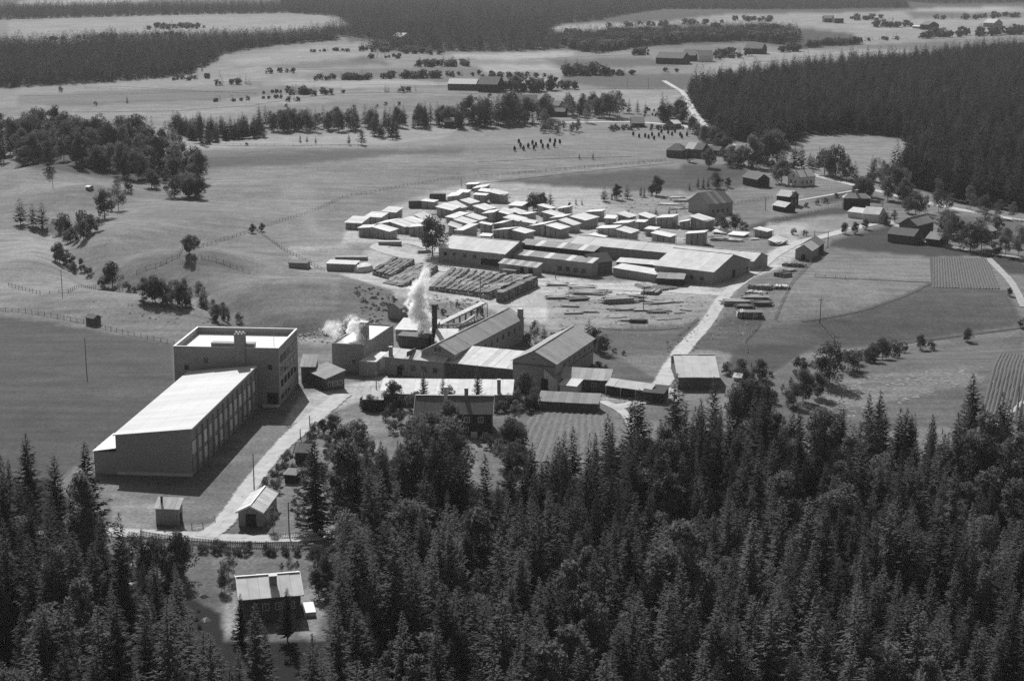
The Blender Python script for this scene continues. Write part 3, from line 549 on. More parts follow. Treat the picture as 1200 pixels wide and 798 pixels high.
chimney(K, .56, .30, 5, K.hr + .7, 1.3, M_BRICK2); wins(K, 'front', 3, 1.9, 1.2, 1.4, .3, .95, fm=M_TRIM); obj('concrete_steps', MB().box(K.a, K.u, K.v, K.L + .1, K.L + 2.2, .5, 5.5, -.3, .9), M_PAINT, K.t)
K = building('garage', 'small gabled garage with a dark open doorway in the road fork', 'garage', (309.2, 601.2), (326.7, 577.7), 3.1, (293.8, 590.9), 4.9, pitch=26, wall=M_PAINT, roof=M_PALE, over=.4, panels=6, trim=M_TRIM)
doors(K, 'left', .52, 2.2, 2.7, name='garage_doorway'); K.wall.data.materials[0] = M_WOOD
K = building('board_shed', 'weathered board shed with a worn lean-to roof beside the bend of the road', 'shed', (179.5, 595.9), (210, 597), 3.5, (185, 581.8), 4.9, kind='mono', wall=M_WOOD, roof=M_PALE, panels=5); obj('stove_pipe', MB().tube(K.a + K.u * 1.2 + K.v * 2 + Vector((0, 0, 3.5)), K.a + K.u * 1.2 + K.v * 2 + Vector((0, 0, 5.6)), .25, .25, 7), M_CHIM, K.t); doors(K, 'right', .5, 1.2, 2.2)
building('garden_hut', 'little hut with a grey ribbed roof among the round bushes by the road', 'hut', (343.6, 530.3), (363, 531), 2.5, (350, 519.5), 4.0, wall=M_DWOOD, roof=M_GREY, panels=4, trim=M_GREY)
K = building('garden_arbour', 'small slatted arbour beside the garden path', 'arbour', (331, 556), (347, 557), 1.9, (336, 548), 2.2, kind='mono', wall=M_DOOR, roof=M_POST, panels=5, roofname='slat')
building('hay_hut', 'lone dark hay hut in the open meadow above the fence', 'hut', (98.5, 372), (109.5, 374), 2.2, (101, 367), 3.6, wall=M_DWOOD, roof=M_DGREY, panels=1)
# ---- the planing mills beyond the log yard
K = building('planing_mill', 'planing mill with a broad pale roof and dark openings above the log yard', 'mill building', (512.5, 289.8), (592, 298.2), 5.6, (567, 279), 9.2, pitch=17, wall=M_WOOD, roof=M_WHITE, panels=8, ends=(0, 0))
doors(K, 'front', .30, 3.0, 3.6, m=M_WOOD); doors(K, 'front', .80, 9, 2.4, .8); wins(K, 'front', 4, 2.6, 1.5, 1.5, .03, .62, fm=M_DWOOD)
STR = [M_GREY, M_GREY, M_WHITE, M_GREY, M_GREY, M_GREY, M_WHITE, M_GREY]
K = building('striped_roof_mill', 'mill with a striped roof of grey and white sheets in two tiers', 'mill building', (600, 298), (694, 308.8), 5.0, (640, 295.5), 6.2, kind='mono', wall=M_WOOD, roof=STR, panels=15, ends=(0, 0)); wins(K, 'front', 4, 1, 1.8, 1.6, .55, .95, fm=M_DWOOD)
building('striped_roof_mill', 'upper tier of the striped roof mill with four white sheets', 'mill building', (608, 286), (696, 295), 7.4, (650, 283.2), 8.6, kind='mono', wall=M_VDARK, roof=STR[3:] + STR[:3], panels=14)
K = building('plank_store', 'small striped roof plank store in front of the mill', 'shed', (583.3, 308.5), (629, 314), 3.2, (600, 303.8), 4.4, kind='mono', wall=M_WOOD, roof=[M_PALE, M_GREY], panels=9); doors(K, 'front', .62, 1.6, 2.6); doors(K, 'front', .85, 1.8, 2.6)
K = building('long_white_shed', 'longest shed of the works with a pale roof of many sheets', 'mill building', (668, 285.3), (883.4, 306.7), 4.0, (760, 283.4), 6.8, pitch=18, wall=M_WOOD, roof=[M_WHITE, M_WHITE, M_FELT], panels=20)
K = building('white_roof_workshop', 'big gabled workshop with a gleaming white roof at the road junction', 'mill building', (765, 310.8), (836.7, 319.2), 5.0, (815, 293.3), 9.2, pitch=16, wall=M_WOOD, roof=M_WHITE, panels=8, over=.5)
doors(K, 'right', .55, 2, 3.4); wins(K, 'front', 2, 1.5, 1.4, 1.4, .55, .9, fm=M_DWOOD)
building('workshop_lean_to', 'grey lean-to along the front wall of the white roofed workshop', 'lean-to', (769, 326), (801.7, 327.5), 2.6, (771, 319), 3.8, kind='mono', wall=M_VDARK, roof=M_GREY, panels=3)
building('gabled_link_building', 'narrow dark gabled building at the end of the striped mill', 'mill building', (693, 309), (719, 306), 4.2, (702, 296), 8.0, wall=M_DWOOD, roof=M_DWOOD, panels=2)
building('loading_canopy', 'bright white canopy nearer the yard beside the workshop', 'canopy', (717, 313.5), (768.5, 322), 3.0, (741, 310.5), 3.8, kind='mono', wall=M_WOOD, roof=M_WHITE, panels=6)
building('loading_canopy', 'bright white canopy farther back beside the long shed', 'canopy', (721, 307), (767, 310.5), 3.6, (744, 303), 4.4, kind='mono', wall=M_DWOOD, roof=M_WHITE, panels=5)
building('truck_shelter', 'low open shelter against the end of the long white shed', 'shelter', (862, 313), (874, 315), 1.9, (866, 311.5), 2.3, kind='mono', wall=M_VDARK, roof=M_DGREY, panels=1)
# ---- houses and farms to the right
K = building('striped_barn', 'tall barn with a dark striped roof behind the lumber stacks', 'barn', (830, 240), (860, 237), 5.2, (822.6, 225.6), 9.6, wall=M_WOOD, roof=[M_DGREY, M_DGREY, M_GREY, M_DGREY, M_GREY], panels=7); wins(K, 'left', 1, 6, 1.2, 1.2)
wins(K, 'front', 4, 1.4, 1, 1.2, fm=M_DWOOD)
K = building('white_house', 'white painted house with a pale grey roof and two chimneys', 'house', (936, 208.2), (956.5, 206.6), 4.6, (930.4, 199.8), 8.2, cap=5, wall=M_PAINT, roof=M_PALE, panels=1); chimney(K, .15, .5, 8, 9.3, .8); chimney(K, .6, .5, 8, 9.3, .8)
wins(K, 'left', 2, 1.3, 1, 1.4, fm=M_DWOOD); wins(K, 'left', 1, 4.3, 1, 1.2, fm=M_DWOOD); wins(K, 'front', 3, 1.3, 1, 1.4, fm=M_DWOOD)
K = building('dark_house', 'dark house with a light roof and white framed gable windows', 'house', (909, 229.3), (925.3, 231), 4.6, (922, 217.3), 8.6, cap=4.5, wall=M_VDARK, roof=M_PALE, panels=1, trim=M_TRIM); wins(K, 'right', 2, 1.3, 1.1, 1.5, fm=M_TRIM); wins(K, 'right', 2, 4.2, 1.1, 1.5, .25, .75, fm=M_TRIM); chimney(K, .7, .5, 8, 9.6, .8)
building('small_outhouse', 'small dark shed with a bright roof in front of the dark house', 'shed', (904.4, 240.4), (920, 243.4), 2.3, (912, 235), 4.2, wall=M_VDARK, roof=M_PALE, panels=1)
K = building('grass_roof_barn', 'dark barn with white barge boards left of the white house', 'barn', (869.5, 207.5), (886.5, 211), 3.8, (884, 201.6), 6.6, wall=M_VDARK, roof=M_DGREY, panels=1, trim=M_TRIM)
K = building('farmhouse', 'left farm building with a hipped dark roof at the foot of the hay field', 'farmhouse', (780, 176), (800, 177), 4, (792, 168), 8, kind='hip', cap=6, wall=M_DWOOD, roof=M_DGREY)
building('farmhouse', 'right farm building with a bright white roof patch at the foot of the hay field', 'farmhouse', (802, 174.5), (823, 176), 4.6, (811, 167), 8.4, cap=6, wall=M_DWOOD, roof=[M_WHITE, M_DGREY], panels=2)
building('farm_outhouse', 'small dark outhouse to the right of the two farm buildings', 'outhouse', (828, 176), (843, 177), 2.8, (834, 171), 5, wall=M_VDARK, roof=M_DGREY, panels=1)
building('farm_outhouse', 'dark roofed outhouse under the big leafy trees', 'outhouse', (847, 176), (862, 178), 2.2, (854, 169.5), 5, wall=M_VDARK, roof=M_DGREY, panels=1)
K = building('square_dark_house', 'square dark house under a low hipped roof near the pale meadow', 'house', (988, 232.5), (1021, 233), 5.2, (1003, 226.5), 7.6, kind='hip', cap=5.5, wall=M_VDARK, roof=M_GREY, hw=None); chimney(K, .5, .5, 7, 8.6, .9)
building('pale_garage', 'low pale garage with a white roof, left one before the square dark house', 'garage', (992.5, 248), (1011, 250), 2.6, (999, 242.5), 4.0, kind='mono', wall=M_CONC, roof=M_WHITE, panels=1)
K = building('pale_garage', 'larger pale garage with a white roof, right one before the square house', 'garage', (1010.5, 250.5), (1030.5, 252), 3.6, (1027, 241), 5.6, cap=5, wall=M_CONC, roof=M_WHITE, panels=3); doors(K, 'right', .5, 2.4, 2.2)
K = building('big_farm_barn', 'big dark farm barn with a grey roof beside the highway', 'barn', (1075.4, 265), (1095.5, 260), 5.4, (1066, 255), 9.2, cap=6, wall=M_DWOOD, roof=M_GREY, panels=2); wins(K, 'front', 3, 1.4, 1.1, 1.3, fm=M_DWOOD)
building('low_farm_barn', 'low dark barn joined below the big farm barn', 'barn', (1039, 274), (1071, 277.5), 3.2, (1056, 266.5), 5.6, wall=M_DWOOD, roof=M_DWOOD, panels=3)
building('farm_shed', 'dark farm shed with a grey roof right of the big farm barn', 'shed', (1084, 279.5), (1101, 281.5), 2.6, (1093, 270), 5, cap=4.5, wall=M_VDARK, roof=M_GREY, panels=1)
building('roadside_hut', 'little hut with a bright roof end among the birches at the right', 'hut', (1160, 272), (1169, 270), 2.6, (1158, 264.5), 4.6, wall=M_VDARK, roof=M_PALE, panels=1)
K = building('gatehouse', 'narrow timber house with a pale gable at the entrance to the works', 'house', (952, 294.5), (960.5, 289), 3.6, (946, 284), 6.0, wall=M_WOOD, roof=M_PALE, panels=1); doors(K, 'left', .5, 1.6, 2)
building('gatehouse_annex', 'dark roofed rear half of the timber house at the works entrance', 'house', (960.5, 289), (967, 284), 3.4, (955, 276.5), 6.4, wall=M_VDARK, roof=M_DGREY, panels=1)
FARB = [
 ('far_barn', 'large far barn with a bright roof in the open fields', 'barn', (524, 98.5), (558, 99), 5, (545, 92.5), 11, M_DWOOD, M_PALE),
 ('far_barn', 'dark barn joined to the right of the large far barn', 'barn', (559, 99), (583, 99.5), 6, (570, 91.5), 11.5, M_VDARK, M_DGREY),
 ('gabled_lodge', 'dark gabled lodge beside the country lane', 'house', (740, 145), (756, 145), 2.6, (748, 137), 7.5, M_VDARK, M_DGREY),
 ('small_cottage', 'small white roofed cottage where the lane meets the highway', 'cottage', (790, 145.5), (799, 145), 3, (794, 140.5), 6, M_DWOOD, M_WHITE),
 ('lane_farmhouse', 'grey roofed farmhouse among the trees on the country lane', 'farmhouse', (638, 124), (655, 124.5), 5, (647, 118), 8, M_WOOD, M_DGREY),
 ('lane_barn', 'dark barn below the farmhouse on the country lane', 'barn', (641, 131), (662, 131.5), 3.5, (650, 126.5), 6, M_VDARK, M_DGREY),
 ('lane_cottage', 'dark gabled cottage hidden in trees at the left end of the lane', 'cottage', (604, 122), (630, 122), 5, (616, 111), 10, M_VDARK, M_DGREY),
 ('ridge_farm', 'long dark farm roof on the far ridge', 'farm', (768, 68), (800, 69), 6, (785, 60), 13, M_VDARK, M_DGREY),
 ('ridge_farm', 'farm roof with a light edge on the far ridge', 'farm', (798, 65), (815, 65.5), 6, (806, 57), 12, M_VDARK, M_DGREY),
 ('ridge_house', 'white gabled house between trees on the far ridge', 'house', (818, 66), (836, 66), 6, (826, 59), 11, M_PAINT, M_DGREY),
 ('ridge_barn', 'dark barn at the right end of the far ridge', 'barn', (872, 57), (893, 57.5), 6, (882, 51), 12, M_VDARK, M_DGREY),
 ('distant_barn', 'distant barn with a bright roof right of the centre', 'barn', (978, 22), (989, 22), 7, (984, 17), 14, M_VDARK, M_WHITE),
 ('distant_barn', 'distant dark barn left of the bright roofed one', 'barn', (966, 22), (977, 22), 6, (972, 18.5), 11, M_VDARK, M_DGREY),
 ('distant_cottage', 'tiny distant cottage with a white roof', 'cottage', (1025, 21), (1030, 21), 6, (1027, 19.5), 9, M_DWOOD, M_WHITE),
 ('distant_farm', 'distant farm with a dark gable and white outbuilding', 'farm', (1078, 29), (1088, 29.5), 7, (1083, 25), 14, M_VDARK, M_DGREY),
 ('distant_outbuilding', 'distant low white outbuilding', 'outbuilding', (1069, 31), (1077, 31.5), 3, (1073, 30), 5, M_WOOD, M_WHITE),
 ('distant_long_barn', 'distant long barn with a pale roof near the right edge', 'barn', (1152, 27), (1165, 27.5), 6, (1159, 23), 13, M_WOOD, M_PALE),
 ('distant_roadside_house', 'distant white house at the far right edge', 'house', (1193, 51), (1200, 51), 5, (1196, 48), 9, M_PAINT, M_WHITE),
 ('distant_manor', 'pale far farmhouse above the central fields', 'house', (459, 43), (471, 43.5), 8, (465, 38.5), 16, M_PAINT, M_PALE),
 ('meadow_hut', 'tiny white hut on the hillock at the left', 'hut', (99, 219), (104, 219.5), 1.2, (101, 217.5), 2, M_WOOD, M_TRIM),
 ('woodland_farmhouse', 'dark farmhouse roof amid the spruce row', 'farmhouse', (520, 143), (532, 143), 4, (526, 138), 7, M_VDARK, M_PALE)]
for nm, lb, ct, A, B, he, R, hr, wl, rf in FARB: building(nm, lb, ct, A, B, he, R, hr, wall=wl, roof=rf, panels=1, cap=11, pitch=22)

# ------------------------------------------------------------------ the lumber yard: roofed stacks of sawn boards
RANK = []                                       # (objects, wording) ranked later by where they stand
STACKS = [  # x, y, turn, length, depth, height, roof tilt along, roof tilt across
 (-64.82,708.09,-0.34,7.97,9.39,3.8,0,0.16),
 (-58.05,724.72,-0.38,8.26,7.52,3.8,-0,0.16),
 (-52.29,740.25,-0.34,7.12,8.24,3.8,-0.03,0.13),
 (-58.78,683.14,-0.22,5.67,7.98,4,0.08,0),
 (-51.08,679.87,-0.56,8.99,6.58,4,-0.14,0.05),
 (-51.67,702.71,-0.53,7.68,8.86,4,0.21,0.05),
 (-45.18,697.43,-0.57,7.88,7.12,4,-0.19,0.05),
 (-38.05,692.2,-0.23,7.53,8.57,4,0.11,-0.01),
 (-40.99,707.38,-0.68,9.61,7.31,4,-0.13,0.03),
 (-37.49,720.19,-0.86,7.06,4.92,4,-0.22,0.15),
 (-37.53,771.7,-0.24,6.6,8.53,3,-0.07,-0.03),
 (-28.15,747.23,-0.45,8.42,8.98,4,-0.14,0.06),
 (-18.96,825.82,-0.07,6.15,7.35,3,0.07,-0.01),
 (-14.64,813.13,-0.22,6.88,9.65,3.5,0.16,0),
 (-26.47,787.21,-0.3,6.31,7.63,3.5,0.16,0.12),
 (-22.59,797.2,-0.23,5.85,7.53,3.5,-0.02,0.04),
 (-12.92,801.1,-0.08,4.85,7.87,3.5,-0.11,0.04),
 (-6.2,788.36,-0.44,8.13,6.59,4.5,-0.16,0.09),
 (-14.46,785.16,-0.04,6.57,7.03,4,-0.04,-0.01),
 (-19.14,768.27,-0.86,7.81,5.82,3.5,-0.12,0.07),
 (-25.09,752.08,-0.96,8.63,7.39,4,-0.22,0.09),
 (-12.02,747.07,-0.81,8.19,7.52,4,-0.14,0.05),
 (-9.02,733.61,-0.36,5.63,9.13,4,0.14,0.01),
 (-2.48,734.47,-0.64,7.53,6.98,4,-0.12,0.1),
 (3.01,756.96,-0.41,6.91,9.85,4,0.01,0.07),
 (2.28,735.78,-0.76,7.38,5.07,4,-0.12,0.07),
 (-23.48,723.56,-1,7.17,8,4,0.03,0.2),
 (-19.47,708.09,-0.59,8.09,6.77,4,-0.16,0.07),
 (-15.2,718.33,-0.62,7.76,5.94,4,-0.17,0.06),
 (-23.51,694.63,-0.16,4.4,6.33,4,-0.31,0.09),
 (-18.64,689.48,-0.75,5.39,10.41,4,0.09,0.19),
 (-10.68,700.36,-0.18,5.21,5.88,4,-0.15,-0.03),
 (-3.82,704.49,-0.61,5.77,8.07,4,0.2,0.04),
 (1.43,715.75,-0.56,8,7.7,4,-0.13,0.06),
 (6.76,728.84,-0.69,5.37,7.29,4,0.09,0.01),
 (-2.37,685.47,-0.57,8.36,9.04,4.2,0.15,-0.03),
 (4.12,681.78,-0.63,8.39,7.18,4.2,-0.11,0.02),
 (12.68,699.31,-0.66,9.37,9.56,4.2,0.23,0.05),
 (18.72,693.04,-0.64,8.07,7.57,4.2,-0.14,0.03),
 (15.44,748.82,-0.59,7.32,5.26,4,-0.16,-0.01),
 (23.39,746.8,-0.24,5.73,8.73,4,0.19,-0.06),
 (17.83,729.62,-0.65,7.98,7.06,4,-0.14,0.01),
 (20.78,720.92,-0.53,6.68,8.37,4,0.16,0.02),
 (-10.32,682.85,-0.05,4.79,7,2,-0.03,0.01),
 (7.34,706.64,-0.1,5.63,7.36,4,-0.14,0.03),
 (49.3,726.14,-0.72,6.95,6.04,3.8,-0.17,0.05),
 (36.39,737.09,-0.33,7.5,7.47,3.8,0.1,-0.03),
 (30.76,717.65,-0.76,9.44,10.16,4.2,-0.09,0.06),
 (42.35,724.8,-0.21,4.88,7.67,3,-0.02,0.03),
 (57.89,723.1,-0.78,6.89,5.32,4,-0.16,0.06),
 (66.09,719.47,-0.44,8.07,8.79,4.2,0.11,-0),
 (47.03,705.13,-0.53,7.47,7.85,4,0.12,0.02),
 (54.31,710.76,-0.35,3.64,6.14,3.5,0.01,0.03),
 (39.72,692.06,-0.47,8.81,7.06,4,0.09,0.03),
 (46.85,683.96,-0.65,7.53,6.66,4,-0.13,0.07),
 (57.7,694.76,-0.5,5.29,5.43,3,-0.02,0.07),
 (60.69,674.37,-0.5,8.72,7.17,4,-0.12,0.01),
 (35.52,686.27,-0.33,7.03,8.54,1.6,-0.1,-0.05),
 (24.16,705.22,-0.71,8.32,5.34,4,-0.19,0.05),
 (80.35,713.23,-0.64,8.62,7.95,4.5,-0.18,0.02),
 (73.11,714.35,-0.12,4.18,7.03,3,0.19,-0.07),
 (73.55,672.44,-0.32,8.2,8.07,5,0.12,-0.04),
 (86.79,699.37,-0.44,6.28,6.21,1,-0.06,0.06),
 (93.08,693.17,-0.55,7.63,6.35,1,0.01,0.09),
 (103.06,691.65,-0.68,6.98,5.7,3,-0.1,0.01),
 (106.12,672.23,-0.66,5.64,7.28,2,-0.23,0.16),

]
X3, Y3 = Vector((1, 0, 0)), Vector((0, 1, 0))
def lumber_stack(cx, cy, th, a, b, h, gx, gy, label='roofed stack of sawn boards'):
    th = max(-.9, min(-.2, th)); a = min(max(a, 5), 9.2) ; b = min(max(b, 5.5), 9.2)
    u = Vector((math.cos(th), math.sin(th), 0)); v = Vector((-u.y, u.x, 0)); c = Vector((cx, cy, 0)); g = float(G(cx, cy))
    t = thing('lumber_stack', label, 'lumber stack', (cx, cy, g), 'roofed lumber stacks in the yard')
    r = random.Random(int(cx * 31 + cy * 17)); low = h < 1.8; o = .45; z = lambda x, y: g + h + gx * x + gy * y
    n = max(1, round(a / 3)); wd = (a - 2 * o) / n
    for i in range(n):                          # bundles side by side, every course of boards a little uneven
        x0, x1 = -a / 2 + o + i * wd + .12, -a / 2 + o + (i + 1) * wd - .12; m = MB(); k = max(2, int((h - .3) / .42))
        for j in range(k):
            e = r.uniform(-.09, .09); f = r.uniform(-.12, .12)
            za = g + .25 + j * .42; zb = za + .34
            q = [(x0 + e, -b / 2 + o + f), (x1 + e, -b / 2 + o + f), (x1 + e, b / 2 - o + f), (x0 + e, b / 2 - o + f)]
            last = j == k - 1
            m.hexa([c + u * x + v * y + Vector((0, 0, za)) for x, y in q] + [Vector(((c + u * x + v * y).x, (c + u * x + v * y).y, (z(x, y) - .12) if last else zb)) for x, y in q])
        m.box(c, u, v, x0 + .15, x1 - .15, -b / 2 + o + .15, b / 2 - o - .15, g - .2, min(z(x0, -b / 2), z(x1, b / 2), z(x0, b / 2), z(x1, -b / 2)) - .2)
        obj('board_bundle', m, M_LUMBER, t)
    nr = 3; rm = M_STACKROOF
    for i in range(nr):
        y0, y1 = -b / 2 + b * i / nr, -b / 2 + b * (i + 1) / nr - (.05 if i < nr - 1 else 0); dz = r.uniform(0, .07); q = [(-a / 2, y0), (a / 2, y0), (a / 2, y1), (-a / 2, y1)]
        obj('roof_panel', MB().slab([Vector(((c + u * x + v * y).x, (c + u * x + v * y).y, z(x, y) + dz)) for x, y in q], .13), rm, t)
    if not low:
        m = MB()
        for x in (-a / 2 + .3, a / 2 - .3):
            for y in (-b / 2 + .3, b / 2 - .3): q = c + u * x + v * y; m.tube((q.x, q.y, g - .2), (q.x, q.y, z(x, y) - .1), .09, .09, 4)
        obj('roof_posts', m, M_POST, t, 'stuff')
    return t
stk = [lumber_stack(*s) for s in STACKS]
RANK.append((stk, 'roofed stack of sawn boards', 'of the lumber yard', 10))
for px, py, l, d, h, lb in ((487.5, 243, 6.5, 3.5, 3.2, 'dark open stack of boards without a roof, left of two behind the lumber yard'), (513, 234.5, 7.5, 3.5, 3.2, 'dark open stack of boards without a roof, right of two behind the lumber yard'), (412, 304, 12, 2.4, 1.3, 'long low board stack under the leftmost roofed stacks'), (457, 287, 9, 3, 1.6, 'low board stack in front of the leftmost roofed stacks')):
    p = W(px, py); t = thing('open_board_stack', lb, 'board stack', tuple(p))
    for j in range(int(h / .4)): obj('board_course', MB().box(p, X3, Y3, -l / 2 + rnd.uniform(-.12, .12), l / 2 + rnd.uniform(-.12, .12), -d / 2, d / 2, p.z + j * .4, p.z + j * .4 + .33), M_DWOOD if h > 3 else M_LUMBER, t)
for px, py, l, d, h, lb in ((402, 316, 11, 5, 2.6, 'white covered stack at the left edge of the log yard'), (351, 313, 7, 4, 1.9, 'dark covered stack on the bare bank far left of the log yard')):
    p = W(px, py); t = thing('covered_stack', lb, 'covered stack', tuple(p)); u = Vector((.98, -.2, 0)); v = Vector((.2, .98, 0))
    obj('stack_body', MB().box(p, u, v, -l / 2, l / 2, -d / 2, d / 2, p.z - .3, p.z + h - .2), M_WOOD, t); obj('cover', MB().slab([p + u * -l / 2 * 1.05 + v * -d / 2 * 1.1 + Vector((0, 0, h)), p + u * l / 2 * 1.05 + v * -d / 2 * 1.1 + Vector((0, 0, h)), p + u * l / 2 * 1.05 + v * d / 2 * 1.1 + Vector((0, 0, h + .5)), p + u * -l / 2 * 1.05 + v * d / 2 * 1.1 + Vector((0, 0, h + .5))], .2), M_WHITE if l > 8 else M_DGREY, t)
def tarp(px, py, lb):
    p = W(px, py); t = thing('tarpaulin_heap', lb, 'heap', tuple(p)); r = random.Random(3); n = 10; vs = []
    for j, (rr, z) in enumerate(((1, -.3), (1.02, 1.0), (.8, 1.9), (.4, 2.4))):
        for i in range(n): a = 2 * PI * i / n; k = rr * r.uniform(.9, 1.1); vs.append((p.x + 3.4 * k * math.cos(a) + .8 * math.sin(a), p.y + 5 * k * math.sin(a), p.z + z + r.uniform(-.1, .15)))
    vs.append((p.x, p.y, p.z + 2.5)); m = MB().add(vs, [(j * n + i, j * n + (i + 1) % n, (j + 1) * n + (i + 1) % n, (j + 1) * n + i) for j in range(3) for i in range(n)] + [(3 * n + i, 3 * n + (i + 1) % n, 4 * n) for i in range(n)])
    obj('tarpaulin', m, M_WHITE, t)
tarp(426, 317, 'heap under a pale tarpaulin beside the first log piles')

# ------------------------------------------------------------------ log piles: long ricks of logs laid side by side
def log_pile(A, B, wid, hgt, label=None, m=None, sp=.5, group='log ricks in the log yard'):
    a, b = W(*A), W(*B); a.z = b.z = 0; L = (b - a).length; u = (b - a).normalized(); v = Vector((-u.y, u.x, 0)); mid = (a + b) / 2; g = float(G(mid.x, mid.y))
    t = thing('log_rick', label or 'long rick of stacked logs in the log yard', 'log pile', (mid.x, mid.y, g), group); r = random.Random(int(A[0] * 13 + A[1] * 7)); mb = MB(); n = int(L / sp); cs = MB(); mi = []
    cs.box(a, u, v, .3, L - .3, -wid / 2 + .25, wid / 2 - .25, g - .1, g + hgt - .35)
    for i in range(n):
        x = (i + .5) * sp; hh = hgt * (.86 + .14 * math.sin(x * .35 + A[0])) * (min(1, .55 + x / 3) * min(1, .55 + (L - x) / 3)); w2 = wid * r.uniform(.44, .54); o = r.uniform(-.2, .2)
        for k in range(4):
            z = g + hh * (1 - k / 4) - .22 + r.uniform(-.06, .06); c = a + u * (x + r.uniform(-.08, .08)); mb.tube((c.x + v.x * (o - w2), c.y + v.y * (o - w2), z), (c.x + v.x * (o + w2), c.y + v.y * (o + w2), z), r.uniform(.2, .28), r.uniform(.17, .24), 5); mi += [r.choice((0, 0, 1, 2))] * 7
    obj('pile_core', cs, M_DWOOD, t); lo = obj('logs', mb, m or M_LOG, t, 'stuff'); lo.data.materials.append(M_LOGP); lo.data.materials.append(M_LOGD); lo.data.polygons.foreach_set('material_index', mi); return t
ricks = []
def row_set(FL, FR, BR, BL, n, wid, hgt, m=None):
    for i in range(n):
        f = (i + .5) / n; ricks.append(log_pile((FL[0] + (FR[0] - FL[0]) * f + rnd.uniform(-1, 1), FL[1] + (FR[1] - FL[1]) * f), (BL[0] + (BR[0] - BL[0]) * f + rnd.uniform(-2, 2), BL[1] + (BR[1] - BL[1]) * f), wid, hgt * rnd.uniform(.9, 1.08), m=m))
row_set((436, 322), (458, 328), (486, 309), (462, 306), 5, 1.7, 2.2, M_LOGD)
row_set((448, 332), (471, 337), (515, 317), (490, 312), 5, 1.8, 2.2)
row_set((502, 340), (566, 349), (616, 328), (528, 319), 10, 1.75, 2.4)
ricks.append(log_pile((569, 350), (622, 329), 2.4, 2.8)); ricks.append(log_pile((585, 354), (627, 334.5), 2.8, 3.6, m=M_LOGD))
RANK.append((ricks, 'long rick of stacked logs', 'of the log yard', 6))
YP = 'log and board piles beside the works road'
for A, B, wd, h, lb, m in (((878, 337), (905, 339), 4, 1.6, 'dark edged log pile beside the road, farthest up the slope', M_LOG), ((905, 338), (926, 338), 3.5, 1.2, 'low pale log pile next to the dark edged one', M_LOG),
      ((874, 343.5), (899, 345), 4, .9, 'thin spread of poles below the uppermost roadside log pile', M_LOG), ((863, 370), (894, 370.5), 5, 2.0, 'lumpy pale log pile lowest beside the road', M_LOG),
      ((917, 311), (945, 313), 4, 1.4, 'dark brush and log pile nearest the timber gatehouse', M_LOGD), ((911, 323), (924, 325), 5, 1.8, 'short dark heap between the roadside piles', M_LOGD),
      ((747, 337), (768, 335), 7, 1.0, 'spread of split logs in front of the white roofed workshop', M_LOG), ((753, 343), (774, 344), 6, 1.3, 'dark heap of logs in front of the workshop', M_LOGD), ((768, 340), (788, 336), 7, .9, 'thin scattering of logs below the workshop lean-to', M_LOG),
      ((588, 321), (606, 323), 3, 2.2, 'round logs stacked in front of the striped plank store', M_LOGD)):
    log_pile(A, B, wd, h, lb, m, .55, YP)
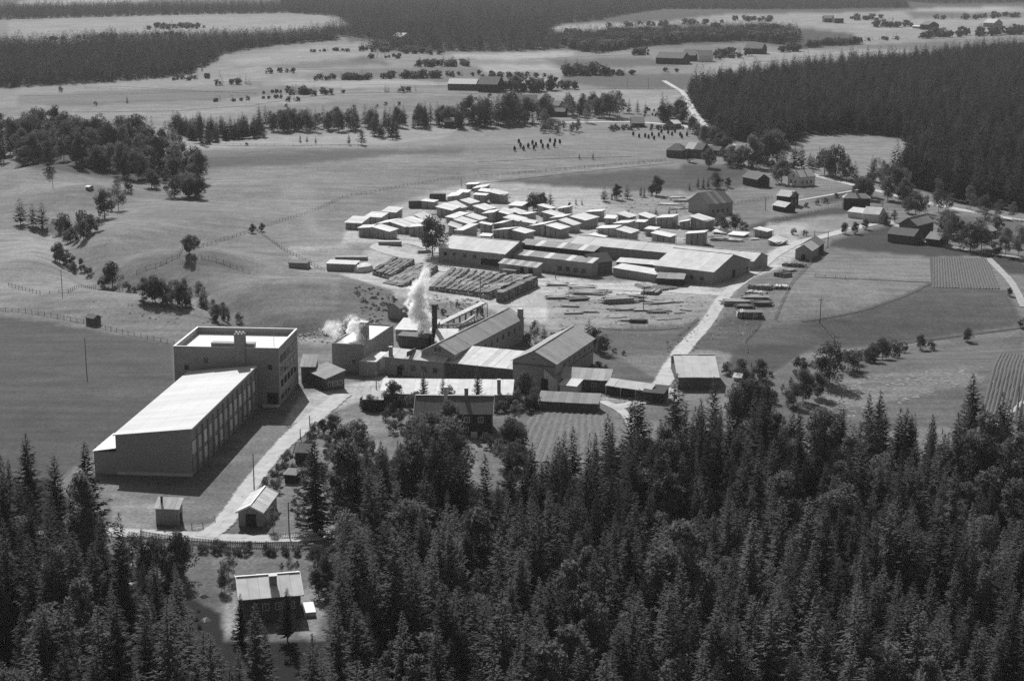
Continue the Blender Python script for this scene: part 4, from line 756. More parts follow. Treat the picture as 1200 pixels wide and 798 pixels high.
# loose board piles lying about
def board_pile(px, py, l, d, n, ang, label, m=None, lay=3):
    p = W(px, py); t = thing('board_pile', label, 'board pile', tuple(p), 'loose board piles on the bare yard'); r = random.Random(int(px * 7 + py)); mb = MB()
    for k in range(lay):
        for i in range(n):
            a = ang + r.uniform(-.07, .07) * (3 if k == lay - 1 else 1); u = Vector((math.cos(a), math.sin(a), 0)); v = Vector((-u.y, u.x, 0)); s = r.uniform(.6, 1) * l / 2; y = (i / n - .5) * d + r.uniform(-.1, .1); o = r.uniform(-.1, .1) * l
            mb.box(p, u, v, o - s, o + s, y, y + d / n * .75, p.z + k * .28, p.z + k * .28 + .22)
    obj('boards', mb, m or M_LUMBER, t, 'stuff'); return t
bp = []
for px, py, l, d, n, a, lay, m in ((653, 334, 8, 5, 6, -.1, 3, M_LUMBER), (667, 334.5, 6, 3, 4, .5, 2, M_PALE), (681, 337, 10, 5, 6, -.15, 3, M_LUMBER), (690, 343, 14, 8, 8, -.2, 3, M_WOOD), (654, 349.5, 9, 4, 5, .05, 3, M_WOOD), (678, 351, 8, 5, 5, .2, 3, M_DWOOD), (666, 359.5, 7, 1.5, 2, -.1, 2, M_WOOD), (673, 367.5, 7, 2, 3, .05, 2, M_WOOD), (690, 366, 7, 1.5, 2, -.2, 2, M_WOOD),
     (724, 353.5, 12, 6, 6, .05, 6, M_WOOD), (739, 348, 11, 2.5, 4, -.3, 3, M_WOOD), (760, 353, 14, 2.4, 3, .0, 2, M_WOOD), (778, 355, 13, 3, 4, .1, 2, M_WOOD), (733, 363.5, 12, 2, 3, -.1, 2, M_WOOD), (757, 364, 12, 2, 3, .05, 2, M_WOOD), (771, 366, 9, 3, 3, .05, 2, M_DWOOD), (748, 377.5, 6.5, 2.5, 4, 0, 4, M_DWOOD), (720, 372, 8, 1.5, 2, .0, 1, M_WOOD), (733, 376, 5, 1.5, 2, -.1, 2, M_WOOD), (785, 374, 9, 1.4, 2, .35, 1, M_WOOD), (796, 367, 4, 1.5, 2, .3, 1, M_DWOOD), (804, 364, 4, 1.5, 2, -.3, 1, M_DWOOD),
     (862, 356, 10, 5, 6, -.1, 5, M_WOOD), (886, 352, 9, 5, 6, -.1, 6, M_WOOD), (893, 357, 7, 4, 5, 0, 4, M_DWOOD), (872, 361, 6, 4, 5, .1, 4, M_DWOOD), (842, 281.5, 7, 4, 5, -.2, 4, M_WOOD), (856, 282.5, 10, 3, 4, -.3, 3, M_PALE), (838, 278, 6, 3, 4, 0, 3, M_WOOD), (884, 281, 5, 2, 3, .2, 2, M_PALE), (925, 318, 6, 3, 4, .5, 3, M_WOOD), (800, 236, 10, 5, 5, .0, 3, M_WOOD), (790, 232, 10, 4, 5, .1, 2, M_PALE), (783, 240, 12, 4, 5, -.1, 2, M_PALE), (795, 245, 9, 4, 5, .1, 2, M_WOOD), (430, 262, 6, 3, 4, .6, 2, M_PALE), (497, 296, 6, 2, 3, .5, 4, M_PALE), (560, 344, 8, 3, 5, -.3, 2, M_PALE)):
    bp.append(board_pile(px, py, l, d, n, a, 'loose pile of boards on the bare yard', m, lay))
RANK.append((bp, 'loose pile of boards', 'on the bare yard', 5))
# scattered stones, scraps and clods
def scatter(name, label, poly, n, r0, r1, m, cat='rubble', zf=.5, seed=1):
    r = random.Random(seed); xs = [p[0] for p in poly]; ys = [p[1] for p in poly]; mb = MB(); k = 0
    while k < n:
        px, py = r.uniform(min(xs), max(xs)), r.uniform(min(ys), max(ys))
        if not in_poly(np.array([px]), np.array([py]), poly)[0]: continue
        k += 1; p = W(px, py); s = r.uniform(r0, r1); vs = [(p.x + s * x * r.uniform(.6, 1.3), p.y + s * y * r.uniform(.6, 1.3), p.z + s * z * zf * r.uniform(.7, 1.2)) for x, y, z in ((1, 0, 0), (0, 1, 0), (-1, 0, 0), (0, -1, 0), (.3, .2, 1), (-.4, -.1, .9))]
        mb.add(vs, [(0, 1, 4), (1, 2, 5, 4), (2, 3, 5), (3, 0, 4, 5)])
    return tag(obj(name, mb, m, None, 'stuff'), label, cat)
scatter('timber_scraps', 'small offcuts and bark strewn over the bare yard', [(640, 330), (860, 345), (830, 372), (760, 395), (660, 392), (630, 350)], 260, .15, .6, M_WOOD, 'offcuts', .5, seed=21)
scatter('timber_scraps', 'offcuts lying between the roofed lumber stacks', [(405, 265), (560, 225), (840, 250), (850, 285), (700, 282), (520, 275)], 300, .15, .7, M_PALE, 'offcuts', .5, seed=22)
def trestle():                                 # inclined log haul with a ribbed white deck on trestles
    a, b = W(514, 389), W(566, 369); t = thing('log_conveyor', 'inclined log conveyor with a pale ribbed deck leading up to the log yard', 'conveyor', tuple((a + b) / 2)); u = (b - a); u.z = 0; L = u.length; u.normalize(); v = Vector((-u.y, u.x, 0)); n = 15
    for i in range(n):
        z0, z1 = 2.6 + 1.6 * i / n, 2.6 + 1.6 * (i + .8) / n; p, q = a + u * L * i / n, a + u * L * (i + .8) / n
        obj('deck_board', MB().slab([p - v * 1.1 + Vector((0, 0, z0)), q - v * 1.1 + Vector((0, 0, z1)), q + v * 1.1 + Vector((0, 0, z1)), p + v * 1.1 + Vector((0, 0, z0))], .25), M_WHITE, t)
        if i % 2 == 0: obj('trestle_leg', MB().tube(p - v * .9, p - v * .9 + Vector((0, 0, z0 - .1)), .15, .15, 5), M_DWOOD, t); obj('trestle_leg', MB().tube(p + v * .9, p + v * .9 + Vector((0, 0, z0 - .1)), .15, .15, 5), M_DWOOD, t)
    obj('side_beam', MB().hexa([a - v * 1.2 + Vector((0, 0, 2.1)), b - v * 1.2 + Vector((0, 0, 3.7)), b - v * 1.1 + Vector((0, 0, 3.7)), a - v * 1.1 + Vector((0, 0, 2.1)), a - v * 1.2 + Vector((0, 0, 2.5)), b - v * 1.2 + Vector((0, 0, 4.1)), b - v * 1.1 + Vector((0, 0, 4.1)), a - v * 1.1 + Vector((0, 0, 2.5))]), M_WOOD, t)
    t = thing('curved_pipe', 'curved pale pipe running behind the low white roof to the conveyor', 'pipe', tuple(W(530, 386))); ps = [(512, 388), (525, 389), (540, 388), (548, 384), (556, 378)]
    m = MB()
    for p, q in zip(ps[:-1], ps[1:]): m.tube(W(*p) + Vector((0, 0, 2.2)), W(*q) + Vector((0, 0, 2.2)), .45, .45, 7)
    obj('pipe', m, M_CONC, t); m = MB()
    for p in ps: m.tube(W(*p) - Vector((0, 0, .3)), W(*p) + Vector((0, 0, 2)), .15, .15, 4)
    obj('pipe_supports', m, M_DWOOD, t, 'stuff')
trestle()
scatter('loose_stones', 'scattered pale stones and scraps beside the works road', [(830, 355), (900, 345), (880, 395), (830, 400), (800, 420), (790, 410)], 90, .2, .7, M_STONE, seed=2)
scatter('timber_scraps', 'pale timber scraps strewn behind the boiler house', [(345, 395), (400, 378), (440, 385), (400, 402), (350, 404)], 160, .2, 1.1, M_STONE, seed=3)
scatter('timber_scraps', 'timber scraps around the conveyor and log bank', [(500, 345), (560, 352), (572, 368), (540, 372), (505, 350)], 120, .2, .9, M_STONE, seed=4)
scatter('loose_stones', 'scrap and stones behind the long sheds near the road end', [(700, 462), (790, 455), (770, 470), (705, 473)], 90, .2, .6, M_STONE, seed=5)
scatter('hay_wisps', 'pale wisps of cut hay on the lower right meadow', [(980, 445), (1130, 432), (1165, 447), (1030, 478), (960, 500), (940, 480)], 230, .3, 1.1, mat('cut_hay', .2, .2, 2), 'hay', .12, seed=6)
scatter('hay_wisps', 'pale stones and scraps in the far lumber yard', [(720, 228), (820, 228), (820, 250), (740, 254)], 160, .3, .9, M_STONE, 'rubble', .5, seed=7)
scatter('brush_heaps', 'low brush and earth heaps left of the log yard', [(412, 330), (440, 336), (470, 352), (470, 372), (440, 384), (425, 372)], 120, .3, 1.0, M_GRASSY, 'brush', .6, seed=8)
scatter('slope_rubble', 'stones along the bank left of the works road', [(780, 400), (830, 372), (826, 380), (792, 415), (783, 413)], 50, .2, .55, M_WOOD, 'rubble', .7, seed=9)
scatter('forest_floor_stones', 'pale boulders and cut stumps between the nearest trees', [(0, 740), (60, 690), (300, 700), (500, 700), (900, 600), (1190, 600), (1190, 790), (0, 795)], 160, .3, 1.0, M_STONE, 'boulders', .6, seed=10)
scatter('meadow_stones', 'small pale stones in the pasture above the long fence', [(100, 350), (260, 372), (230, 385), (120, 362)], 16, .3, .7, M_STONE, 'stones', .7, seed=12)

# ------------------------------------------------------------------ fences and poles
def fence(pts, label, step=2.6, h=1.2, rails=2, name='rail_fence', m=None, pickets=False):
    P = [W(*p) for p in pts]; t = thing(name, label, 'fence', tuple(P[0])); posts = MB(); rl = MB()
    for a, b in zip(P[:-1], P[1:]):
        n = max(1, int((b - a).length / step)); prev = None
        for i in range(n + 1):
            q = a.lerp(b, i / n); q.z = float(G(q.x, q.y)); hh = h * rnd.uniform(.9, 1.15)
            posts.tube((q.x, q.y, q.z - .2), (q.x + rnd.uniform(-.08, .08), q.y, q.z + hh), .09, .08, 4)
            if prev is not None:
                for k in range(rails): z = h * (k + 1) / (rails + .6); rl.tube(prev + Vector((0, 0, z)), q + Vector((0, 0, z)), .05, .05, 4)
                if pickets:
                    d = (q - prev); k = int(d.length / .32)
                    for j in range(k): s = prev.lerp(q, j / k); rl.box(s, X3, Y3, -.08, .08, -.03, .03, s.z + .1, s.z + h * .95)
            prev = q
    obj('posts', posts, m or M_POST, t, 'stuff'); obj('pickets' if pickets else 'rails', rl, m or M_POST, t, 'stuff'); return t
for pts, lb, st in (([(-40, 360), (30, 366), (98, 378), (150, 392), (204, 403)], 'long rail fence across the meadow left of the brick block', 2.6), ([(10, 335), (47, 345), (80, 343), (112, 338)], 'rail fence bending round the foot of the left slope', 2.6),
      ([(160, 320), (182, 312), (208, 301)], 'short rail fence climbing between two grassy mounds', 2.4), ([(210, 299), (238, 289), (300, 270), (360, 250), (401, 232), (445, 224), (517, 211), (640, 201), (780, 188)], 'long field fence running up past the lumber yard', 3.2),
      ([(236, 302), (262, 308), (292, 320)], 'rail fence crossing the mound above the bushes', 2.6), ([(600, 205), (700, 196), (775, 190)], 'field fence below the hay racks', 4), ([(112, 528), (150, 500), (205, 464)], 'rail fence close behind the long brick hall', 2.6),
      ([(205, 170), (300, 171), (420, 172)], 'fence along the far meadow beyond the little spruces', 5), ([(300, 270), (330, 292), (380, 318)], 'fence running down beside the large mound', 3), ([(905, 262), (990, 240), (1040, 246)], 'field fence between the houses on the right', 3.2),
      ([(905, 232), (860, 240), (830, 250)], 'fence beside the dark striped barn', 3), ([(908, 374), (930, 330), (955, 303), (968, 290)], 'fence along the edge of the pale field beside the log piles', 2.8), ([(1003, 328), (955, 324)], 'faint fence line in the pale field', 3), ([(880, 430), (873, 400), (890, 380)], 'fence climbing from the bushes to the log piles', 2.6),
      ([(960, 378), (985, 405)], 'fence leading down from the lone pole', 3), ([(700, 105), (820, 105)], 'far fence below the square field', 5), ([(100, 104), (220, 108), (300, 110)], 'far fence across the pale fields on the left', 6), ([(630, 110), (600, 106)], 'far fence near the leafy row', 5)):
    fence(pts, lb, st)
fence([(165, 628), (212, 635.5), (270, 640), (330, 641.5), (362, 641)], 'picket fence along the near side of the lower road', 2.4, 1.25, 2, 'picket_fence', M_WOOD, True)
fence([(325, 630), (352, 629), (397, 625)], 'pale picket fence in front of the kitchen plot by the road', 2.2, 1.2, 2, 'picket_fence', M_PAINT, True)
fence([(225, 620), (238, 618), (252, 611)], 'short rail fence between the board shed and the road', 2.2, 1.2)
fence([(417, 545), (450, 544), (480, 546)], 'low pale garden rail under the big leafy trees', 2.2, .9, 1, 'garden_rail', M_PAINT)
poles = []
def pole(px, by, ty, label, arm=False, stay=None, m=None):
    p = W(px, by); h = vh(px, by, ty); t = thing('telegraph_pole', label, 'pole', tuple(p), 'wooden poles'); obj('mast', MB().tube(p - Vector((0, 0, .3)), p + Vector((0, 0, h)), .15, .11, 6), m or M_POST, t)
    if arm: obj('crossarm', MB().box(p, X3, Y3, -.9, .9, -.08, .08, p.z + h - .8, p.z + h - .62), M_POST, t)
    for k in (-.3, .3): obj('insulator', MB().tube(p + Vector((k, 0, h - (.6 if arm else .3))), p + Vector((k, 0, h - (.4 if arm else .1))), .06, .05, 5), M_TRIM, t)
    if stay: obj('stay_wire', MB().tube(W(*stay), p + Vector((0, 0, h * .9)), .04, .04, 3), M_POST, t)
for a in ((73, 344, 316, 'pale pole on the slope above the far left fence', False), (101.5, 436, 396, 'lone pole in the dark meadow'), (62, 219, 199, 'pole on the hillock at the far left', True),
          (961, 379, 349, 'lone pole at the corner of the pale field', True, (985, 405)), (754, 364, 336, 'pole in the yard below the white roofed workshop', True, (768, 375)), (298, 577, 531, 'pole beside the gravel road near the garage'), (339, 630, 588, 'pole behind the white picket fence'), (441, 456, 436, 'pole with stay wires in the works yard', False, (446, 458)),
          (563, 350, 324, 'pole among the log ricks, nearer one'), (600, 341, 324, 'pole among the log ricks, right one'), (363, 500, 487, 'short pole where the lawn meets the road'), (352, 514, 503, 'short pole across the road from the lawn'), (897, 247, 231, 'pole between the dark house and the striped barn'), (1034, 250, 232, 'pole on the grass behind the pale garages', True),
          (651, 327, 314, 'pole before the striped roof mill'), (571, 372, 355, 'pole by the log conveyor'), (1193, 480, 452, 'pole at the ploughed strip on the right edge'), (954, 290, 270, 'left post of the entrance gate'), (970, 291, 271, 'right post of the entrance gate'), (540.5, 219, 207, 'short post in the field behind the lumber yard'), (760, 104, 92, 'far thin pole, left of two in the square field'), (735, 104, 91, 'far thin pole, right of the leafy row'), (960, 190, 172, 'thin pole in the pale clearing')):
    pole(*a)
obj('gate_beam', MB().tube(W(954, 290) + Vector((0, 0, 6)), W(970, 291) + Vector((0, 0, 6)), .1, .1, 4), M_POST, None); tag(bpy.data.objects['gate_beam'], 'cross beam joining the two entrance gate posts', 'beam')
# hay drying racks
hr = []
def rack(px, py, h):
    p = W(px, py); t = thing('hay_pole', 'dark hay drying pole', 'hay rack', tuple(p), 'hay drying poles in the meadow'); r = random.Random(int(px * 9)); vs = []; n = 7
    for z, k in ((.25, .55), (.9, .8), (h * .6, .75), (h * .85, .5), (h, .12)):
        for i in range(n): a = 2 * PI * i / n; s = k * r.uniform(.85, 1.15); vs.append((p.x + s * math.cos(a), p.y + s * math.sin(a), p.z + z))
    obj('hay', MB().add(vs, [(j * n + i, j * n + (i + 1) % n, (j + 1) * n + (i + 1) % n, (j + 1) * n + i) for j in range(4) for i in range(n)] + [tuple(range(4 * n, 5 * n))]), M_HAY, t); obj('stake', MB().tube(p - Vector((0, 0, .2)), p + Vector((0, 0, h + .4)), .05, .04, 4), M_POST, t); return t
for x, y in ((603, 177), (608, 168.5), (610, 173), (613.5, 176.5), (619, 173.5), (624, 170), (625.5, 175.5), (628, 172), (634, 169), (636, 174), (642, 174), (644.5, 167.5), (649.5, 172.5), (650.5, 168), (656, 169), (742, 159.5), (749, 162), (756, 161.5), (760, 163), (764, 160), (766.5, 164.5), (772, 160.5), (775, 156.5), (778, 164), (783, 157.5), (787.5, 159.5), (791, 156), (797, 160), (799, 162.5), (805, 160)):
    hr.append(rack(x, y, 2.9))
for i in range(18): hr.append(rack(755 + rnd.uniform(0, 28), 126 + rnd.uniform(0, 12), 1.9))
RANK.append((hr, 'dark hay drying pole', 'of the hay meadow', 4))

# ------------------------------------------------------------------ trees
def mesh_from(name, V, F, m):
    me = bpy.data.meshes.new(name); me.from_pydata(V, [], F); me.materials.append(m); me.update(); return me
def spruce_mesh(seed, boughs=230, tufts=8, m=None, shape=.8, R=.18, size=1.0):
    """a crown of unit height: drooping boughs spiralling up the stem, each a chain of needle tufts"""
    r = random.Random(seed); V = []; F = []; base = r.uniform(.03, .14); gap = r.uniform(0, 6.28); a = 0; lx, ly = r.uniform(-.015, .015), r.uniform(-.015, .015)
    for b in range(boughs):
        f = ((b + r.random()) / boughs) ** 1.0; z = base + (.985 - base) * f; a += 2.4 + r.uniform(-.6, .6)
        L = R * (1 - f) ** shape * min(1, .55 + 3 * f) * (r.uniform(.5, 1.1) if r.random() < .8 else r.uniform(1.1, 1.35)) * (1 + .18 * math.cos(a - gap)) + .004; droop = r.uniform(.35, .75) * (1 - f * .9); nt = max(1, int(tufts * (L / R) + .7)); ca, sa = math.cos(a), math.sin(a); k = .35 + .65 * (1 - f) ** .6
        for j in range(nt):
            s = (j + 1) / nt; d = L * s; px, py, pz = ca * d + lx * z, sa * d + ly * z, z - droop * d + .5 * d * s * s
            ln = (.030 + .016 * r.random()) * size * k; wd = (.011 + .009 * r.random()) * size * (1.4 - .7 * s) * k
            for q in (0, 1):
                tw = a + r.uniform(-.7, .7); ux, uy, uz = math.cos(tw), math.sin(tw), r.uniform(-.55, .15); tx, ty, tz = -math.sin(tw), math.cos(tw), r.uniform(-.5, .5)
                n = len(V); V += [(px - tx * wd - ux * ln * .3, py - ty * wd - uy * ln * .3, pz - tz * wd), (px + tx * wd - ux * ln * .3, py + ty * wd - uy * ln * .3, pz + tz * wd), (px + ux * ln, py + uy * ln, pz + uz * ln)]; F.append((n, n + 1, n + 2))
    for q in range(5): a = q * 1.25; n = len(V); V += [(.004 * math.cos(a) + lx, .004 * math.sin(a) + ly, .94), (.004 * math.cos(a + 2) + lx, .004 * math.sin(a + 2) + ly, .94), (lx, ly, 1.0)]; F.append((n, n + 1, n + 2))
    return mesh_from('spruce_crown', V, F, m)
def leafy_mesh(seed, clumps=26, leaves=70, m=None, name='leafy_crown', rx=.30, rz=.46, cz=.49, ls=.045, pine=False):
    r = random.Random(seed); V = []; F = []
    for c in range(clumps):
        u = r.uniform(-1, 1); a = r.uniform(0, 6.283); k = r.uniform(.4, .95); q = math.sqrt(1 - u * u)
        nar = 1 - .35 * max(0, u) + .1 * max(0, -u); cx, cy, cz_ = rx * k * q * math.cos(a) * nar, rx * k * q * math.sin(a) * nar, cz + rz * k * u * .95; cr = r.uniform(.07, .15) * (rx / .3) ** .5
        for j in range(leaves):
            x, y, z = r.gauss(0, 1), r.gauss(0, 1), r.gauss(0, 1); n_ = math.sqrt(x * x + y * y + z * z) + 1e-6; e = cr * r.uniform(.55, 1.1) / n_; px, py, pz = cx + x * e, cy + y * e, cz_ + z * e * .85
            s = ls * r.uniform(.6, 1.2); ax = [r.gauss(0, 1) for _ in range(3)]; bx = [r.gauss(0, 1) for _ in range(3)]
            na = math.sqrt(sum(t * t for t in ax)); nb = math.sqrt(sum(t * t for t in bx)); n = len(V)
            A = [t / na * s * .5 for t in ax]; B = [t / nb * s * .5 for t in bx]
            V += [(px - A[0], py - A[1], pz - A[2]), (px + A[0] * .6 + B[0], py + A[1] * .6 + B[1], pz + A[2] * .6 + B[2]), (px + A[0] * .6 - B[0], py + A[1] * .6 - B[1], pz + A[2] * .6 - B[2])]; F.append((n, n + 1, n + 2))
    return mesh_from(name, V, F, m)
def trunk_mesh(seed, m, r0=.012, top=.92, limbs=0, n=6):
    mb = MB(); r = random.Random(seed); p = Vector((0, 0, -.02)); k = 5
    for i in range(k): q = Vector((r.uniform(-.006, .006), r.uniform(-.006, .006), top * (i + 1) / k)); mb.tube(p, q, r0 * (1 - i / k * .85), r0 * (1 - (i + 1) / k * .85), n); p = q
    for i in range(limbs):
        a = r.uniform(0, 6.283); z = r.uniform(.2, .6); L = r.uniform(.12, .26); mb.tube((0, 0, z), (L * math.cos(a), L * math.sin(a), z + L * .9), r0 * .5, r0 * .12, 4)
    return mb.mesh('trunk', m)
SP = [spruce_mesh(i, 210, 11, M_SPRUCE, (.8, .95, .72, 1.0, .85, .9, .78, 1.05)[i], (.145, .17, .15, .19, .16, .135, .18, .2)[i], .95) for i in range(8)]
def dup(ms, m):
    out = []
    for q in ms: c = q.copy(); c.materials[0] = m; out.append(c)
    return out
SPD = dup(SP, M_SPRUCED)  # same crowns in the darkened needle colour
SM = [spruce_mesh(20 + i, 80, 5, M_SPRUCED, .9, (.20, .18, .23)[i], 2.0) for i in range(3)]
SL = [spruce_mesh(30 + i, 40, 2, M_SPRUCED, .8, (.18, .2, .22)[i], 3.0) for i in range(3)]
PN = [leafy_mesh(40 + i, 20, 150, M_PINE, 'pine_crown', .15, .40, .60, .036) for i in range(3)]
LF = [leafy_mesh(50 + i, 34, 110, M_LEAF, 'leafy_crown', (.30, .34, .27, .36)[i], .48, .48, .045) for i in range(4)]
BI = [leafy_mesh(60 + i, 26, 90, M_BIRCH, 'birch_crown', (.2, .24, .22)[i], .48, .49, .036) for i in range(3)]
BU = [leafy_mesh(70 + i, 20, 80, M_BUSH, 'bush_leaves', (.46, .52, .5)[i], .46, .40, .07) for i in range(3)]
LL = [leafy_mesh(80 + i, 14, 22, M_LEAF, 'leafy_crown', (.33, .38, .42)[i], .42, .38, .17) for i in range(3)]
TS = [trunk_mesh(i, M_BARK, .011, .95) for i in range(3)]; TL = [trunk_mesh(5 + i, M_BARK, .016, .7, 6) for i in range(3)]; TB = [trunk_mesh(9 + i, M_BIRCHBARK, .01, .8, 4) for i in range(2)]
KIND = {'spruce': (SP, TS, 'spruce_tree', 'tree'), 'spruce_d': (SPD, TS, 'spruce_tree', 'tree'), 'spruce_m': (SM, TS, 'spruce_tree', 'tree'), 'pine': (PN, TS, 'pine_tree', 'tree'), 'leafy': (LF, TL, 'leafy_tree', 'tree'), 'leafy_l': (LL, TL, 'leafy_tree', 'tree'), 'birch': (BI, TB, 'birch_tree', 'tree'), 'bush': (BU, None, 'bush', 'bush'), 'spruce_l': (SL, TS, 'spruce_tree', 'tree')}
NTREE = {}
def tree(x, y, h, kind, label, group=None, wide=1.0, z=None, r=rnd):
    cr, tr, nm, cat = KIND[kind]; z = float(G(x, y)) if z is None else z
    t = thing(nm, label, cat, (x, y, z - .1), group); t.rotation_euler = (0, 0, r.uniform(0, 6.28)); t.scale = (h * wide, h * wide, h); t.empty_display_size = .1
    o = bpy.data.objects.new('crown', cr[r.randrange(len(cr))]); COL.objects.link(o); o.parent = t
    if tr: o = bpy.data.objects.new('trunk', tr[r.randrange(len(tr))]); COL.objects.link(o); o.parent = t
    NTREE[nm] = NTREE.get(nm, 0) + 1; return t
def ptree(px, by, hpx, kind, label, group=None, wide=1.0):
    p = W(px, by); return tree(p.x, p.y, hpx / scale_at(by) / (1 - .0 * hpx), kind, label, group, wide, p.z)
def band(poly, n, kinds, h0, h1, wording, where, rows=1, seed=0, sep=.6, wide=1.0):
    """n single trees spread over an outline of the photograph; h in photo px"""
    r = random.Random(seed + n); xs = [p[0] for p in poly]; ys = [p[1] for p in poly]; got = []; out = []; tries = 0
    while len(got) < n and tries < n * 60:
        tries += 1; px, py = r.uniform(min(xs), max(xs)), r.uniform(min(ys), max(ys))
        if not in_poly(np.array([px]), np.array([py]), poly)[0]: continue
        if any(abs(px - a) < sep * h1 * .25 and abs(py - b) < 1.5 for a, b in got) and tries < n * 40: continue
        got.append((px, py))
    for px, py in got: out.append(ptree(px, py, r.uniform(h0, h1), kinds[r.randrange(len(kinds))], wording, wording + 's ' + where, wide * r.uniform(.85, 1.2)))
    RANK.append((out, wording, where, rows)); return out
def line(x0, y0, x1, y1, t=2.5): return [(x0, y0 - t), (x1, y1 - t), (x1, y1 + t), (x0, y0 + t)]
L_, S_, B_ = ['leafy'], ['spruce_m'], ['birch']
band([(-25, 190), (20, 198), (60, 201), (112, 200), (160, 213), (235, 216), (215, 188), (160, 170), (100, 163), (-25, 160)], 95, ['leafy', 'leafy', 'birch', 'spruce_m', 'leafy'], 30, 48, 'tall tree', 'in the wood at the upper left', 6, 1)
band([(205, 228), (240, 228), (240, 234), (205, 234)], 4, ['leafy'], 24, 32, 'rounded tree', 'in the clump below the wood', 1, 2, .9, 1.3)
band(line(300, 152, 440, 150, 4), 46, ['spruce_m', 'spruce_m', 'birch', 'leafy'], 18, 28, 'tree', 'in the left stretch of the long tree row', 3, 4, .4)
band([(438, 158), (470, 158), (466, 165), (438, 162)], 8, S_, 20, 28, 'dark spruce', 'in the tight clump before the tree row', 2, 5, .3, 1.2)
band(line(440, 150, 540, 147, 3), 26, ['spruce_m', 'spruce_m', 'leafy'], 18, 30, 'tree', 'in the middle stretch of the long tree row', 2, 6, .4)
band(line(535, 148, 600, 144, 4), 22, ['spruce_m', 'leafy', 'spruce_m'], 24, 42, 'tall tree', 'around the woodland farmhouse', 2, 7, .4)
band(line(598, 142, 645, 144, 6), 18, ['leafy', 'spruce_m', 'birch'], 20, 34, 'tree', 'left of the lane farmhouse', 2, 8, .4)
band(line(660, 134, 725, 137, 4), 18, ['birch', 'leafy'], 18, 34, 'leafy tree', 'along the lane right of the lane farmhouse', 2, 9, .5)
band([(634, 151), (680, 152), (678, 158), (634, 158)], 10, B_, 12, 19, 'small birch', 'below the country lane', 1, 10, .5, 1.2)
band(line(730, 133, 760, 135, 1), 4, ['spruce_m', 'birch'], 15, 21, 'slim tree', 'behind the gabled lodge', 1, 11, .8)
band(line(716, 153, 800, 151, 1.5), 30, ['bush'], 5, 8, 'low bush', 'in the hedge below the gabled lodge', 1, 12, .3)
band([(775, 138), (800, 138), (806, 150), (790, 140), (775, 146)], 10, ['spruce_m', 'leafy'], 18, 32, 'tree', 'left of the highway bend', 1, 13, .5)
band([(806, 150), (850, 174), (858, 180), (850, 182), (815, 162)], 16, L_, 15, 24, 'leafy tree', 'lining the highway verge', 2, 14, .4)
